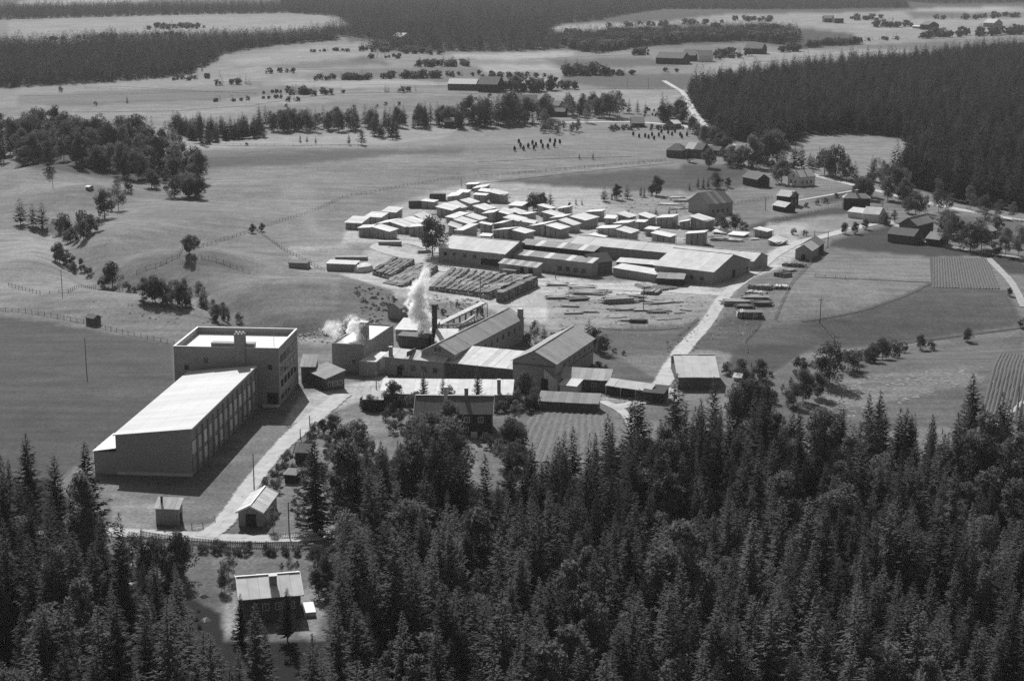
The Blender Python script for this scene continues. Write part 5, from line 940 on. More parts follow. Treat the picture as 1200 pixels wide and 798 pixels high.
for a in ((637, 156, 13, 'bush', 'bush standing left of the small birches'), (688, 144, 26, 'birch', 'tall bushy birch on the near side of the country lane'), (679, 187, 8, 'spruce_m', 'left of two tiny spruces in the open hay field'), (695, 187, 9, 'spruce_m', 'right of two tiny spruces in the open hay field'), (71, 108, 8, 'bush', 'tiny round tree in the far pale field'), (149, 121, 9, 'spruce_m', 'lone tiny spruce in the far field'), (112, 124, 6, 'bush', 'tiny bush left of the lone far spruce'), (237, 84, 8, 'spruce_m', 'tiny spruce on the edge of the far wood'), (424, 170, 22, 'spruce_m', 'broad dark spruce right of a smaller one in the far meadow'), (409, 170, 14, 'spruce_m', 'smaller spruce beside the broad dark one in the far meadow'), (352, 168, 11, 'spruce_m', 'first of three small spruces on the far fence'), (360, 168, 10, 'spruce_m', 'second of three small spruces on the far fence'), (370, 169, 9, 'spruce_m', 'third of three small spruces on the far fence'), (289, 171, 5, 'bush', 'tiny bush on the far fence'), (854, 97, 18, 'leafy', 'lone tree at the tip of the right forest'),
          (507, 300, 54, 'leafy', 'tall dark tree standing alone at the corner of the planing mill'), (881, 196, 42, 'leafy', 'big broad leafy tree right of the dark outhouses'), (898, 190, 40, 'leafy', 'biggest of the dark leafy trees left of the pale clearing'), (910, 190, 42, 'leafy', 'right hand big leafy tree left of the pale clearing'), (916, 215, 34, 'leafy', 'leafy tree between the barn and the white house'), (931, 198, 32, 'spruce_m', 'left spruce behind the white house'), (939, 198, 30, 'spruce_m', 'right spruce behind the white house'), (949, 197, 19, 'spruce_m', 'small spruce in front of the pale clearing'), (953, 198, 17, 'spruce_m', 'smallest spruce in front of the pale clearing'),
          (966, 205, 34, 'leafy', 'leafy tree left of two at the highway'), (979, 208, 42, 'leafy', 'tall broad leafy tree beside the highway'), (992, 211, 28, 'leafy', 'small leafy tree at the highway'), (1002, 214, 26, 'spruce_m', 'spruce at the highway edge'), (808, 223, 10, 'spruce_m', 'small dark tree at the left end of the garden row'), (818, 221, 15, 'spruce_m', 'slim spruce in the garden row'), (824, 221, 15, 'spruce_m', 'second slim spruce in the garden row'), (830, 221, 15, 'spruce_m', 'third slim spruce in the garden row'), (839, 221, 22, 'leafy', 'bushy tree in the garden row'), (853, 220, 14, 'leafy', 'low tree at the right end of the garden row'), (831, 197, 26, 'leafy', 'dark leafy tree below the small dark outhouse'), (858, 196, 22, 'bush', 'bush by the farm outhouses'), (868, 195, 16, 'bush', 'bush beside the big leafy tree'), (808, 190, 18, 'leafy', 'low tree before the right farm building'),
          (844.5, 271, 24, 'leafy', 'left of two dark trees under the striped barn'), (861.5, 271, 22, 'leafy', 'right of two dark trees under the striped barn'), (872, 269, 12, 'bush', 'bush right of the striped barn trees'), (852, 270, 11, 'bush', 'bush between the two dark trees under the striped barn'), (708, 236, 18, 'spruce_m', 'slim dark spruce behind the hut roof'), (723, 234, 21, 'leafy', 'round tree behind the lumber yard'), (717, 234, 10, 'spruce_m', 'small spruce beside the round tree'), (735, 233, 17, 'spruce_m', 'spruce right of the round tree'), (751, 231, 14, 'spruce_m', 'little spruce, left of a pair'), (755, 231, 13, 'spruce_m', 'little spruce, right of a pair'), (769, 229, 26, 'leafy', 'largest round tree behind the lumber yard'), (763.5, 229, 14, 'leafy', 'small tree touching the largest round tree'), (675, 240, 9, 'spruce_m', 'tiny spruce on the field edge'), (682, 240, 8, 'spruce_m', 'second tiny spruce on the field edge'), (768.5, 252, 10, 'spruce_m', 'small spruce between the far stacks'), (784, 251, 9, 'spruce_m', 'small spruce at the end of the far stacks'), (793, 251, 6, 'spruce_m', 'tiny spruce at the end of the far stacks'),
          (625, 248, 25, 'leafy', 'first dark tree at the back edge of the lumber yard'), (631, 246, 22, 'leafy', 'second dark tree at the back edge of the lumber yard'), (636, 243, 20, 'leafy', 'third dark tree at the back edge of the lumber yard'), (645, 241, 17, 'spruce_m', 'fourth dark tree at the back edge of the lumber yard'), (668, 242, 6, 'bush', 'flat dark bush on the field edge'),
          (24, 263, 32, 'spruce_m', 'tall spruce at the left edge beyond the slope'), (39, 265, 27, 'spruce_m', 'left of the paired spruces on the left slope'), (50, 266, 30, 'spruce_m', 'right of the paired spruces on the left slope'), (81, 269, 17, 'spruce_m', 'small spruce alone on the left slope'), (98, 281, 24, 'leafy', 'dark leafy tree in the gully'), (108, 272, 25, 'birch', 'pale tree behind the dark gully tree'), (79, 285, 17, 'leafy', 'small leafy tree lower in the gully'), (70, 308, 27, 'leafy', 'dark tree at the bottom of the gully'), (84, 313, 10, 'bush', 'bush at the bottom of the gully'), (105, 323, 14, 'bush', 'round bush along the gully'), (123, 256, 38, 'leafy', 'tall dark tree of the pair on the slope'), (139, 247, 42, 'birch', 'tall pale tree of the pair on the slope'), (150, 225, 16, 'bush', 'bush at the foot of the wood'),
          (119, 338, 15, 'bush', 'bush at the left of the gully thicket'), (132, 336, 34, 'leafy', 'dark tree in the gully thicket'), (124, 336, 22, 'birch', 'pale tree in the gully thicket'), (149, 341, 13, 'bush', 'bush right of the gully thicket'), (157, 343, 9, 'bush', 'small bush right of the gully thicket'), (222, 298, 24, 'leafy', 'small tree on the mound fence'), (229, 296, 16, 'leafy', 'smaller tree on the mound fence'), (296, 273, 12, 'leafy', 'left of two tiny trees on the field fence'), (307, 271, 11, 'leafy', 'right of two tiny trees on the field fence'),
          (627, 399, 27, 'birch', 'pale round tree between the two diagonal mills'), (638, 399, 18, 'spruce_m', 'dark little spruce between the two diagonal mills'), (648, 398, 12, 'bush', 'bush between the two diagonal mills'), (655, 395, 10, 'spruce_m', 'tiny spruce behind the big barn'), (617, 405, 18, 'leafy', 'shaded tree at the corner of the diagonal saw mill'), (622, 395, 14, 'spruce_m', 'slim spruce behind the saw mill chimney'), (660, 392, 9, 'bush', 'low bush behind the big barn'), (690, 402, 30, 'spruce_m', 'first dark spruce behind the big barn'), (697, 409, 30, 'leafy', 'second dark tree right of the big barn'), (706.5, 415, 26, 'leafy', 'third dark tree right of the big barn'), (700, 434, 14, 'bush', 'bush at the right corner of the big barn'), (709, 436, 11, 'bush', 'bush beyond the streaky roof'), (731, 416, 7, 'bush', 'low bush in the yard hollow'), (720, 413, 8, 'bush', 'long low bush in the yard hollow'),
          (460, 478, 38, 'leafy', 'round tree before the low white roof'), (497, 479, 50, 'spruce', 'left cone shaped spruce before the low white roof'), (519, 479, 44, 'spruce', 'middle cone shaped spruce before the low white roof'), (560, 480, 56, 'spruce', 'right cone shaped spruce before the low white roof'), (486, 480, 26, 'bush', 'bush left of the cone shaped spruces'), (529, 479, 32, 'birch', 'pale tree beside the middle cone shaped spruce'), (616, 468, 38, 'leafy', 'dark leafy tree before the small gabled shed'), (604, 494, 34, 'birch', 'pale leafy tree right of the villa'), (588, 482, 18, 'bush', 'bush behind the villa'), (597, 479, 20, 'leafy', 'leafy tree behind the right end of the villa'), (580, 483, 14, 'bush', 'low bush at the villa wall'),
          (453.6, 492, 17, 'bush', 'clipped round bush, leftmost of the garden group'), (459, 484, 15, 'bush', 'clipped round bush behind the leftmost one'), (466, 477, 15, 'bush', 'clipped round bush at the back of the garden group'), (466, 496, 19, 'bush', 'clipped round bush in the middle of the garden group'), (461, 507, 18, 'bush', 'largest clipped round bush of the garden group'), (472, 471, 9, 'bush', 'smallest clipped bush of the garden group'), (598, 500, 15, 'bush', 'round bush at the top of the row right of the villa'), (596, 508, 17, 'bush', 'second round bush of the row right of the villa'), (592, 517, 20, 'bush', 'third round bush of the row right of the villa'), (586, 530, 20, 'bush', 'fourth round bush of the row right of the villa'), (571, 524, 20, 'bush', 'dark round bush at the villa corner'),
          (402, 541, 50, 'leafy', 'left of the two big dark garden trees'), (418, 536, 52, 'leafy', 'right of the two big dark garden trees'), (379, 509, 22, 'leafy', 'dark tree at the top of the road hedge'), (391, 506, 26, 'leafy', 'larger dark tree at the top of the road hedge'), (370, 509, 18, 'bush', 'round bush beside the road'), (361, 518, 16, 'bush', 'small round bush beside the road'), (383, 522, 17, 'bush', 'bush behind the round roadside bushes'), (337, 544, 21, 'bush', 'bush left of the garden hut'), (330, 555, 19, 'bush', 'roadside bush below the garden hut'), (322, 564, 20, 'bush', 'roadside bush halfway down the hedge'), (314, 575, 21, 'bush', 'roadside bush near the garage'), (325, 577, 15, 'bush', 'low bush right of the hedge near the garage'), (307, 583, 15, 'bush', 'lowest bush of the roadside hedge'), (320, 622, 38, 'birch', 'young birch touching the garage wall'), (372, 550, 10, 'bush', 'low bush in the kitchen garden'), (345, 590, 9, 'bush', 'pale bush in the garden rubble'),
          (938, 438, 22, 'bush', 'round bush left of the dark bush on the meadow'), (972, 448, 44, 'leafy', 'largest dark tree in the meadow hedge'), (958, 465, 28, 'leafy', 'dark tree below the largest one in the meadow hedge'), (941, 470, 36, 'leafy', 'dark tree left of the meadow hedge'), (930, 476, 26, 'leafy', 'lowest tree of the meadow hedge'), (996, 434, 27, 'bush', 'wide dark bush in the meadow hedge'), (1003, 427, 17, 'bush', 'bush behind the wide dark bush'), (1022, 424, 21, 'bush', 'broad bush towards the right end of the hedge'), (1034, 421, 24, 'leafy', 'upright bush near the right end of the hedge'), (1047, 419, 20, 'bush', 'last bush at the right end of the hedge'), (890, 444, 28, 'leafy', 'light tree right of the white roofed barn'), (867, 436, 20, 'bush', 'bush behind the white tent'), (853, 438, 17, 'bush', 'bush at the corner of the white roofed barn'), (880, 446, 13, 'bush', 'bush between the tent and the light tree'), (903, 441, 9, 'bush', 'small dark bush in the rough field'), (1079, 410, 23, 'leafy', 'dark upright bush, larger of two in the right meadow'), (1091, 410, 15, 'bush', 'paler bush, smaller of two in the right meadow'), (1134, 400, 19, 'leafy', 'solitary round tree in the right meadow'), (1199, 384, 16, 'bush', 'bush cut by the right edge'), (1183, 347, 12, 'leafy', 'small dark tree with a long shadow near the right edge'),
          (990, 274, 15, 'leafy', 'first small tree on the works road'), (1002, 274, 16, 'leafy', 'second small tree on the works road'), (1014, 269, 15, 'leafy', 'third small tree on the works road'), (1037, 263, 17, 'leafy', 'tree at the corner of the pale garages'), (1048, 261, 19, 'birch', 'pale tree right of the pale garages'), (930, 275, 9, 'bush', 'left of two bushes by the road bend'), (943, 276, 8, 'bush', 'right of two bushes by the road bend'), (1073, 252, 32, 'leafy', 'leafy tree behind the big farm barn'), (1084, 250, 24, 'birch', 'pale birch behind the big farm barn'), (1100, 248, 42, 'birch', 'tallest birch by the farm'), (1064, 250, 22, 'leafy', 'dark tree left behind the big farm barn'), (1112, 247, 22, 'birch', 'small birch by the highway'), (1137, 246, 32, 'birch', 'dense birch by the highway verge'), (1153, 250, 24, 'leafy', 'dark tree by the highway verge'), (1171, 256, 28, 'birch', 'birch near the right edge above the highway'), (1187, 257, 26, 'birch', 'birch by the right edge above the highway'), (1109, 289, 36, 'birch', 'birch right of the farm shed'), (1137, 294, 38, 'leafy', 'dark full tree left of two by the farm track'), (1150, 292, 34, 'leafy', 'dark full tree right of two by the farm track'), (1178, 300, 42, 'birch', 'big birch by the roadside hut'), (1193, 300, 40, 'birch', 'big birch cut by the right edge'), (1166, 299, 22, 'bush', 'bush under the big birches'), (980, 232, 8, 'bush', 'bush before the square dark house'), (958, 240, 8, 'bush', 'hedge bush right of the dark house'), (945, 243, 8, 'bush', 'hedge bush beside the dark house'), (967, 238, 8, 'bush', 'hedge end bush towards the square house')):
    if 925 < a[0] < 1060 and 405 < a[1] < 480: a = (a[0], a[1], a[2] * 1.22, a[3], a[4])
    ptree(a[0], a[1], a[2], a[3], a[4], None, 1.45 if a[3] == 'spruce_m' and a[2] > 15 else (1.15 if a[3] == 'leafy' and a[2] < 40 else 1.0))
band([(163, 350), (238, 358), (236, 362), (163, 353)], 9, ['birch', 'leafy'], 26, 36, 'feathery tree', 'in the thicket under the middle mound', 1, 21, .7)
band([(245, 372), (290, 378), (290, 382), (245, 376)], 6, ['birch', 'bush'], 14, 30, 'feathery tree', 'in the thicket right above the brick block', 1, 22, .6)
band([(480, 545), (534, 548), (532, 574), (478, 572)], 13, ['birch', 'birch', 'pine', 'leafy'], 62, 96, 'pale leafy tree', 'crowding in front of the villa', 3, 23, .6)
band([(345, 560), (400, 560), (395, 612), (340, 612)], 26, ['bush'], 5, 9, 'low fruit bush', 'in the kitchen plot', 4, 34, .5)
band([(425, 520), (480, 520), (478, 545), (425, 548)], 5, ['bush'], 12, 20, 'garden tree', 'on the lawn left of the villa', 2, 35, .6)
band([(376, 520), (398, 500), (398, 560), (350, 565)], 10, ['bush', 'leafy'], 10, 20, 'shrub', 'in the garden behind the roadside hedge', 2, 36, .6)
band([(862, 438), (935, 445), (925, 470), (880, 478)], 9, ['bush', 'birch'], 10, 22, 'rough shrub', 'on the weedy slope right of the barn', 2, 37, .6)
band([(505, 362), (560, 356), (570, 372), (520, 380)], 8, ['bush'], 6, 11, 'weedy bush', 'on the bank under the conveyor', 1, 38, .6)
band([(1090, 262), (1200, 275), (1200, 296), (1130, 292)], 9, ['birch', 'leafy', 'bush'], 18, 34, 'farmyard tree', 'around the roadside hut', 2, 39, .6)
band([(985, 418), (1060, 412), (1060, 418), (985, 436)], 7, ['bush'], 12, 20, 'shrub', 'filling the hedge of the lower right meadow', 1, 40, .5)
band([(482, 512), (505, 512), (512, 535), (480, 535)], 6, ['birch', 'leafy'], 34, 52, 'leafy tree', 'before the left half of the villa', 2, 41, .6)
band([(425, 476), (450, 480), (446, 486), (425, 484)], 5, ['bush', 'leafy'], 12, 22, 'shrub', 'beside the dark garden shed', 1, 42, .5)
band([(348, 520), (372, 520), (352, 556), (338, 556)], 7, ['bush'], 9, 15, 'hedge shrub', 'behind the clipped bushes of the drive', 2, 43, .5)
band([(410, 548), (480, 548), (478, 572), (405, 572)], 14, ['bush', 'birch', 'bush'], 14, 34, 'garden shrub', 'below the long pale garden rail', 3, 44, .5)
band([(600, 470), (630, 474), (625, 486), (602, 488)], 7, ['bush', 'leafy'], 14, 28, 'shrub', 'between the villa and the long grey shed', 1, 45, .5)
band([(60, 272), (112, 262), (112, 275), (74, 300)], 8, ['leafy', 'bush', 'birch'], 14, 26, 'gully tree', 'along the upper gully', 2, 46, .6)
band([(64, 300), (96, 306), (110, 326), (80, 318)], 6, ['bush', 'leafy'], 9, 20, 'gully shrub', 'along the middle gully', 1, 47, .6)
band([(165, 222), (205, 205), (205, 214), (168, 228)], 5, ['leafy', 'bush'], 14, 26, 'edge tree', 'on the lower edge of the wood', 1, 48, .6)
band([(165, 352), (240, 360), (238, 364), (165, 357)], 8, ['bush'], 10, 18, 'thicket bush', 'filling the thicket under the middle mound', 1, 49, .5)
band([(320, 126), (600, 112), (600, 118), (320, 134)], 9, ['bush'], 4, 7, 'tiny field bush', 'on the wide far meadow', 1, 50, .8)
band([(850, 182), (905, 190), (905, 200), (850, 196)], 8, ['leafy', 'bush'], 14, 34, 'leafy tree', 'under the big trees by the outhouses', 1, 51, .6)
band([(862, 488), (895, 488), (895, 512), (862, 510)], 5, L_, 46, 66, 'dark leafy tree', 'on the forest edge near the lone barn', 1, 24, .6)
band([(150, 660), (215, 672), (210, 690), (150, 680)], 9, ['birch', 'leafy', 'spruce'], 40, 70, 'young tree', 'at the bend below the board shed', 2, 25, .5)
band([(425, 575), (475, 580), (470, 590), (425, 588)], 3, ['spruce_d'], 55, 80, 'slim dark spruce', 'beside the two big garden trees', 1, 26, .5)
band([(165, 638), (400, 650), (400, 656), (165, 645)], 26, ['bush'], 8, 16, 'bush', 'along the lower picket fence', 2, 27, .5)
band([(255, 680), (275, 672), (275, 690), (258, 700)], 3, ['birch'], 30, 42, 'flowering garden tree', 'left of the cottage', 1, 28)
band([(330, 668), (352, 664), (352, 668), (330, 671)], 3, ['birch'], 14, 20, 'pale garden tree', 'behind the cottage', 1, 29)
band([(362, 660), (395, 655), (400, 690), (372, 700)], 5, ['leafy'], 34, 46, 'dark leafy tree', 'right of the cottage lawn', 1, 30, .7)
band([(595, 500), (620, 505), (612, 560), (590, 560)], 8, ['birch', 'bush'], 22, 40, 'leafy tree', 'in the shrubbery left of the kitchen garden rows', 2, 31, .5)
band([(1005, 228), (1062, 238), (1062, 243), (1045, 243), (1005, 232)], 8, ['leafy', 'birch'], 26, 38, 'leafy tree', 'between the highway and the dark forest', 2, 32, .4)
band([(1020, 210), (1062, 222), (1060, 228), (1018, 216)], 10, ['leafy', 'birch', 'spruce_m'], 26, 36, 'tree', 'on the forest side of the highway', 2, 33, .4)
FARROWS = [(250, 120, 420, 108, 14, 5, 9, 'along the far ditch'), (560, 92, 650, 90, 12, 6, 11, 'in the hedge beyond the far barn'), (780, 74, 880, 66, 16, 7, 13, 'below the ridge farms'), (60, 47, 210, 43, 18, 5, 9, 'scattered over the topmost left field'), (1090, 24, 1195, 20, 16, 5, 9, 'in the hedge at the top right'), (700, 33, 850, 27, 20, 5, 9, 'in the hedge of the topmost far field'), (420, 60, 520, 64, 16, 6, 10, 'before the far wood'), (200, 95, 262, 90, 9, 5, 9, 'by the foot of the upper left forest')]
for i, (x0, y0, x1, y1, n, h0, h1, wh) in enumerate(((250, 100, 300, 99, 9, 7, 12, 'in the far hedge on the left'), (308, 86, 345, 86, 7, 6, 9, 'in the first hedge of the far fields'), (306, 110, 330, 110, 6, 5, 8, 'left of the tight far clump'), (337, 110, 362, 110, 12, 8, 14, 'in the tight clump of the far fields'), (366, 111, 390, 111, 5, 8, 11, 'right of the tight far clump'), (335, 119, 351, 118, 4, 6, 9, 'below the tight far clump'), (365, 93, 393, 93, 7, 6, 10, 'in the short far hedge'), (400, 93, 443, 93, 16, 8, 11, 'in the straight far hedge'), (449, 92, 513, 91, 20, 8, 13, 'in the long far hedge'), (450, 108, 488, 107, 8, 6, 11, 'in the hedge before the long far hedge'), (490, 78, 552, 77, 28, 8, 12, 'in the dense far copse'), (432, 68, 470, 68, 13, 4, 8, 'at the edge of the far wood'), (361, 61, 416, 60, 14, 4, 6, 'in the faint farthest hedge'), (520, 90, 580, 88, 9, 5, 9, 'behind the large far barn'), (585, 104, 600, 106, 5, 10, 17, 'right of the large far barn'), (602, 107, 648, 106, 13, 15, 24, 'in the leafy row right of the far barn'), (655, 105, 677, 104, 4, 11, 16, 'at the end of the leafy row'), (662, 88, 701, 88, 12, 12, 21, 'in the clump on the square field'), (704, 88, 719, 88, 5, 10, 16, 'in the second clump on the square field'), (724, 88, 742, 88, 4, 8, 10, 'in the third clump on the square field'), (736, 65, 760, 64, 5, 9, 14, 'left of the ridge farm'), (838, 68, 860, 66, 8, 10, 16, 'at the ridge house'), (766, 86, 798, 84, 3, 6, 10, 'alone in the far square field'),
         (935, 56, 1010, 51, 26, 8, 14, 'in the right far copse'), (915, 62, 935, 60, 8, 10, 15, 'at the left of the right far copse'), (1012, 48, 1052, 46, 10, 5, 9, 'in the far hedge under the cottages'), (1025, 32, 1068, 31, 14, 7, 12, 'around the distant farm'), (1078, 45, 1135, 42, 16, 8, 15, 'below the distant farm'), (1142, 42, 1200, 40, 20, 9, 16, 'around the distant long barn'), (990, 24, 1035, 23, 12, 5, 10, 'at the distant barns'), (170, 34, 245, 33, 22, 4, 9, 'in the hedge of the topmost left field'), (860, 25, 905, 25, 12, 6, 10, 'standing on the topmost far field'), (800, 42, 830, 40, 6, 6, 10, 'above the ridge farm'))):
    if n < 12: band(line(x0, y0, x1, y1, 1.3), n, ['leafy_l', 'spruce_l', 'leafy_l'], h0, h1, 'far dark tree', wh, 1, 40 + i, .5, 1.15)
    else: FARROWS.append((x0, y0, x1, y1, n, h0, h1, wh))
# ---- the foreground forest: the 280 that show largest are single trees, the rest one mass
def hexgrid(poly, sp, jit, seed):
    r = random.Random(seed); W_ = [flat(*p) for p in poly]; xs = [p[0] for p in W_]; ys = [p[1] for p in W_]; pts = []; y = min(ys); k = 0
    while y < max(ys):
        x = min(xs) + (sp / 2 if k % 2 else 0)
        while x < max(xs): pts.append((x + r.uniform(-jit, jit) * sp, y + r.uniform(-jit, jit) * sp)); x += sp
        y += sp * .87; k += 1
    P = np.array(pts); m = in_poly(P[:, 0], P[:, 1], W_); return P[m]
FOREST = [(-150, 650), (-10, 655), (30, 648), (80, 655), (120, 668), (140, 690), (165, 712), (225, 735), (245, 770), (250, 850), (290, 870), (350, 870), (385, 840), (392, 740), (395, 650), (420, 634), (470, 622), (560, 630), (600, 624), (640, 606), (690, 600), (760, 568), (800, 552), (850, 540), (900, 555), (940, 565), (1000, 562), (1050, 552), (1130, 545), (1200, 548), (1340, 520), (1420, 1120), (-260, 1120)]
P = hexgrid(FOREST, 4.9, .46, 5); r = random.Random(11); nz = lambda x, y: math.sin(x * .11 + 1) * math.sin(y * .09) + .5 * math.sin(x * .23 + y * .17)
T = []
for x, y in P:
    px, py = proj(x, y, 0); v = nz(x, y)
    if v < -.75 and r.random() < .75 and not 380 < px < 1000: continue
    if 240 < px < 392 and 640 < py < 852: continue
    if px < 400 and py > 690 and r.random() < .25: continue
    h = r.gauss(17, 4.0) + 1.5 * v; h = min(max(h, 8), 25)
    if px > 1000 and py < 600: h *= .9
    if px < 130 and py < 720: h = h * .95 + 1
    if 150 < px < 400 and py < 790: h *= .72
    q = r.random(); k = 'spruce' if q < .86 else ('pine' if q < .92 else 'birch')
    if k == 'birch': h *= .75
    if k == 'spruce' and py < 665 + 55 * nz(x * .5, y * .5) * .6: k = 'spruce_d'  # back rows take the needles darkened for the viewing angle
    T.append((x, y, h, k))
T += [(p.x, p.y, h, 'spruce_d') for p, h in ((W(655, 594), 16), (W(672, 590), 17.5), (W(690, 602), 18), (W(640, 606), 14))]
T += [(p.x, p.y, h, 'spruce') for p, h in ((W(371, 624), 21.5), (W(398, 620), 18.5), (W(414, 628), 17), (W(446, 618), 18), (W(470, 628), 20), (W(38, 628), 22), (W(70, 640), 19), (W(105, 645), 22.5), (W(13, 600), 12), (W(1027, 555), 20), (W(1065, 560), 15), (W(1135, 545), 22), (W(740, 560), 19), (W(717, 588), 18), (W(283, 752), 9), (W(337, 752), 10), (W(312, 800), 10))]
def vis(t):
    px, py = proj(t[0], t[1], 0); top = proj(t[0], t[1], t[2])[1]; return -25 < px < 1225 and top < 790 and py > 0
near = sorted([t for t in T if vis(t)], key=lambda t: (t[1] - (60 if proj(t[0], t[1], 0)[1] < 640 and t[3] == 'spruce' and t[2] > 17.4 and t in T[-17:] else 0)))
singles = [t for t in near if t in T[-17:]] + [t for t in near if t not in T[-17:]]
cut = 145; FL_ = {'spruce_d': ('very dark old spruce at the back of the foreground forest', 'colour-darkened spruces at the back of the foreground forest'), 'spruce': ('dark spruce in the dense forest filling the foreground', 'spruces of the foreground forest'), 'pine': ('soft crowned pine in the dense forest filling the foreground', 'pines of the foreground forest'), 'birch': ('pale leafy birch among the foreground spruces', 'birches of the foreground forest')}
chosen = set()
LONE = ['tall spruce with a bare lower trunk by the picket fence', 'second tall spruce right of the picket fence', 'spruce before the big dark garden trees', 'tall spruce right of the garden', 'spruce at the left end of the main forest front', 'tallest spruce at the far left, standing above the meadow', 'slim spruce left of the brick lean-to', 'broad dark spruce overlapping the brick lean-to corner', 'small spruce top at the left edge of the meadow', 'tall pointed spruce against the pale lower right meadow', 'small spruce right of the tall pointed one', 'tall spruce near the ploughed strip at the right', 'broad spruce below the end of the kitchen garden', 'slim spruce rising before the kitchen garden rows', 'small spruce in front of the cottage wall, left', 'small spruce in front of the cottage wall, right', 'small spruce below the cottage']
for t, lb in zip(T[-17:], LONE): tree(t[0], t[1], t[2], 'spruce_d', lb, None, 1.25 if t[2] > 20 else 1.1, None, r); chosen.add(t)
for t in singles:
    if t in chosen: continue
    if len(chosen) >= cut: break
    tree(t[0], t[1], t[2], t[3], *FL_[t[3]], r.uniform(.9, 1.35), None, r); chosen.add(t)
# ---- masses of trees: points with crowns set on them
def wood(name, label, P, meshes, hs, seed, wide=1.0):
    r = random.Random(seed); n = len(P); X = np.array([p[0] for p in P]); Y = np.array([p[1] for p in P]); Z = G(X, Y) - .2
    me = bpy.data.meshes.new(name); me.from_pydata(list(zip(X.tolist(), Y.tolist(), Z.tolist())), [], [])
    h = np.array([hs(i, r) for i in range(n)], np.float32); a = me.attributes.new('height', 'FLOAT', 'POINT'); a.data.foreach_set('value', h)
    a = me.attributes.new('width', 'FLOAT', 'POINT'); a.data.foreach_set('value', (h * np.array([r.uniform(.85, 1.35) * wide for _ in range(n)], np.float32)).astype(np.float32))
    a = me.attributes.new('turn', 'FLOAT', 'POINT'); a.data.foreach_set('value', np.array([r.uniform(0, 6.28) for _ in range(n)], np.float32))
    a = me.attributes.new('pick', 'INT', 'POINT'); a.data.foreach_set('value', np.array([r.randrange(len(meshes)) for _ in range(n)], np.int32))
    o = bpy.data.objects.new(name, me); COL.objects.link(o); o['kind'] = 'stuff'; tag(o, label, 'forest')
    g = bpy.data.node_groups.new(name + '_growth', 'GeometryNodeTree'); g.interface.new_socket('Geometry', in_out='INPUT', socket_type='NodeSocketGeometry'); g.interface.new_socket('Geometry', in_out='OUTPUT', socket_type='NodeSocketGeometry')
    N = g.nodes; L = g.links; gi = N.new('NodeGroupInput'); go = N.new('NodeGroupOutput'); jn = N.new('GeometryNodeJoinGeometry')
    def attr(nm, ty='FLOAT'): q = N.new('GeometryNodeInputNamedAttribute'); q.data_type = ty; q.inputs[0].default_value = nm; return q.outputs[0]
    sc = N.new('ShaderNodeCombineXYZ'); hh, ww = attr('height'), attr('width'); L.new(ww, sc.inputs[0]); L.new(ww, sc.inputs[1]); L.new(hh, sc.inputs[2])
    ro = N.new('ShaderNodeCombineXYZ'); L.new(attr('turn'), ro.inputs[2]); pk = attr('pick', 'INT')
    for i, src in enumerate(meshes):
        oi = N.new('GeometryNodeObjectInfo'); oi.inputs['Object'].default_value = src; oi.transform_space = 'ORIGINAL'
        ip = N.new('GeometryNodeInstanceOnPoints'); cmp_ = N.new('FunctionNodeCompare'); cmp_.data_type = 'INT'; cmp_.operation = 'EQUAL'; cmp_.inputs[3].default_value = i
        L.new(pk, cmp_.inputs[2]); L.new(cmp_.outputs[0], ip.inputs['Selection']); L.new(gi.outputs[0], ip.inputs['Points']); L.new(oi.outputs['Geometry'], ip.inputs['Instance']); L.new(sc.outputs[0], ip.inputs['Scale']); L.new(ro.outputs[0], ip.inputs['Rotation']); L.new(ip.outputs[0], jn.inputs[0])
    L.new(jn.outputs[0], go.inputs[0]); md = o.modifiers.new('growth', 'NODES'); md.node_group = g; return o
def crown_of(me):                                # a crown that already stands in the scene, to be repeated
    for o in bpy.data.objects:
        if o.type == 'MESH' and o.data == me and o.parent is not None: return o
def crowns(*ms): return [c for c in (crown_of(m) for m in ms) if c is not None]
for i, (x0, y0, x1, y1, n, h0, h1, wh) in enumerate(FARROWS):
    q = random.Random(200 + i); Q_ = []; H_ = []
    for k in range(int(n * 1.5)): px = q.uniform(x0, x1); py = y0 + (y1 - y0) * (px - x0) / (x1 - x0) + q.uniform(-1.3, 1.3); v_ = W(px, py); Q_.append((v_.x, v_.y)); H_.append(q.uniform(h0, h1) / scale_at(py))
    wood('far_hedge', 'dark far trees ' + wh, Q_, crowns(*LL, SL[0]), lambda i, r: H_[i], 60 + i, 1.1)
PL = []; PH = []; q = random.Random(77)
while len(PL) < 120:
    px, py = q.uniform(203, 308), q.uniform(150, 173)
    if in_poly(np.array([px]), np.array([py]), [(203, 155), (240, 173), (262, 165), (308, 162), (308, 153), (203, 150)])[0]: v_ = W(px, py); PL.append((v_.x, v_.y)); PH.append(q.uniform(15, 24) / scale_at(py))
wood('spruce_plantation', 'plantation of small spruces right of the upper left wood', PL, crowns(*SM), lambda i, r: PH[i], 78, 1.1)
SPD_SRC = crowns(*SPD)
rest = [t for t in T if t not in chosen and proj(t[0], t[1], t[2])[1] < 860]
hd = [t[2] for t in rest if t[3] == 'spruce_d']; wood('view_darkened_spruce_forest', 'spruces darkened in colour for the viewing angle along the back of the foreground forest', [t for t in rest if t[3] == 'spruce_d'], SPD_SRC, lambda i, r: hd[i], 21, 1.0)
hh = [t[2] for t in rest if t[3] == 'spruce']
wood('spruce_forest', 'dense dark spruce forest farther back in the foreground', [t for t in rest if t[3] == 'spruce'], crowns(*SP), lambda i, r: hh[i], 1, 1.0)
hp = [t[2] for t in rest if t[3] == 'pine']; wood('pine_forest', 'soft crowned pines mixed in the foreground forest', [t for t in rest if t[3] == 'pine'], crowns(*PN), lambda i, r: hp[i], 2)
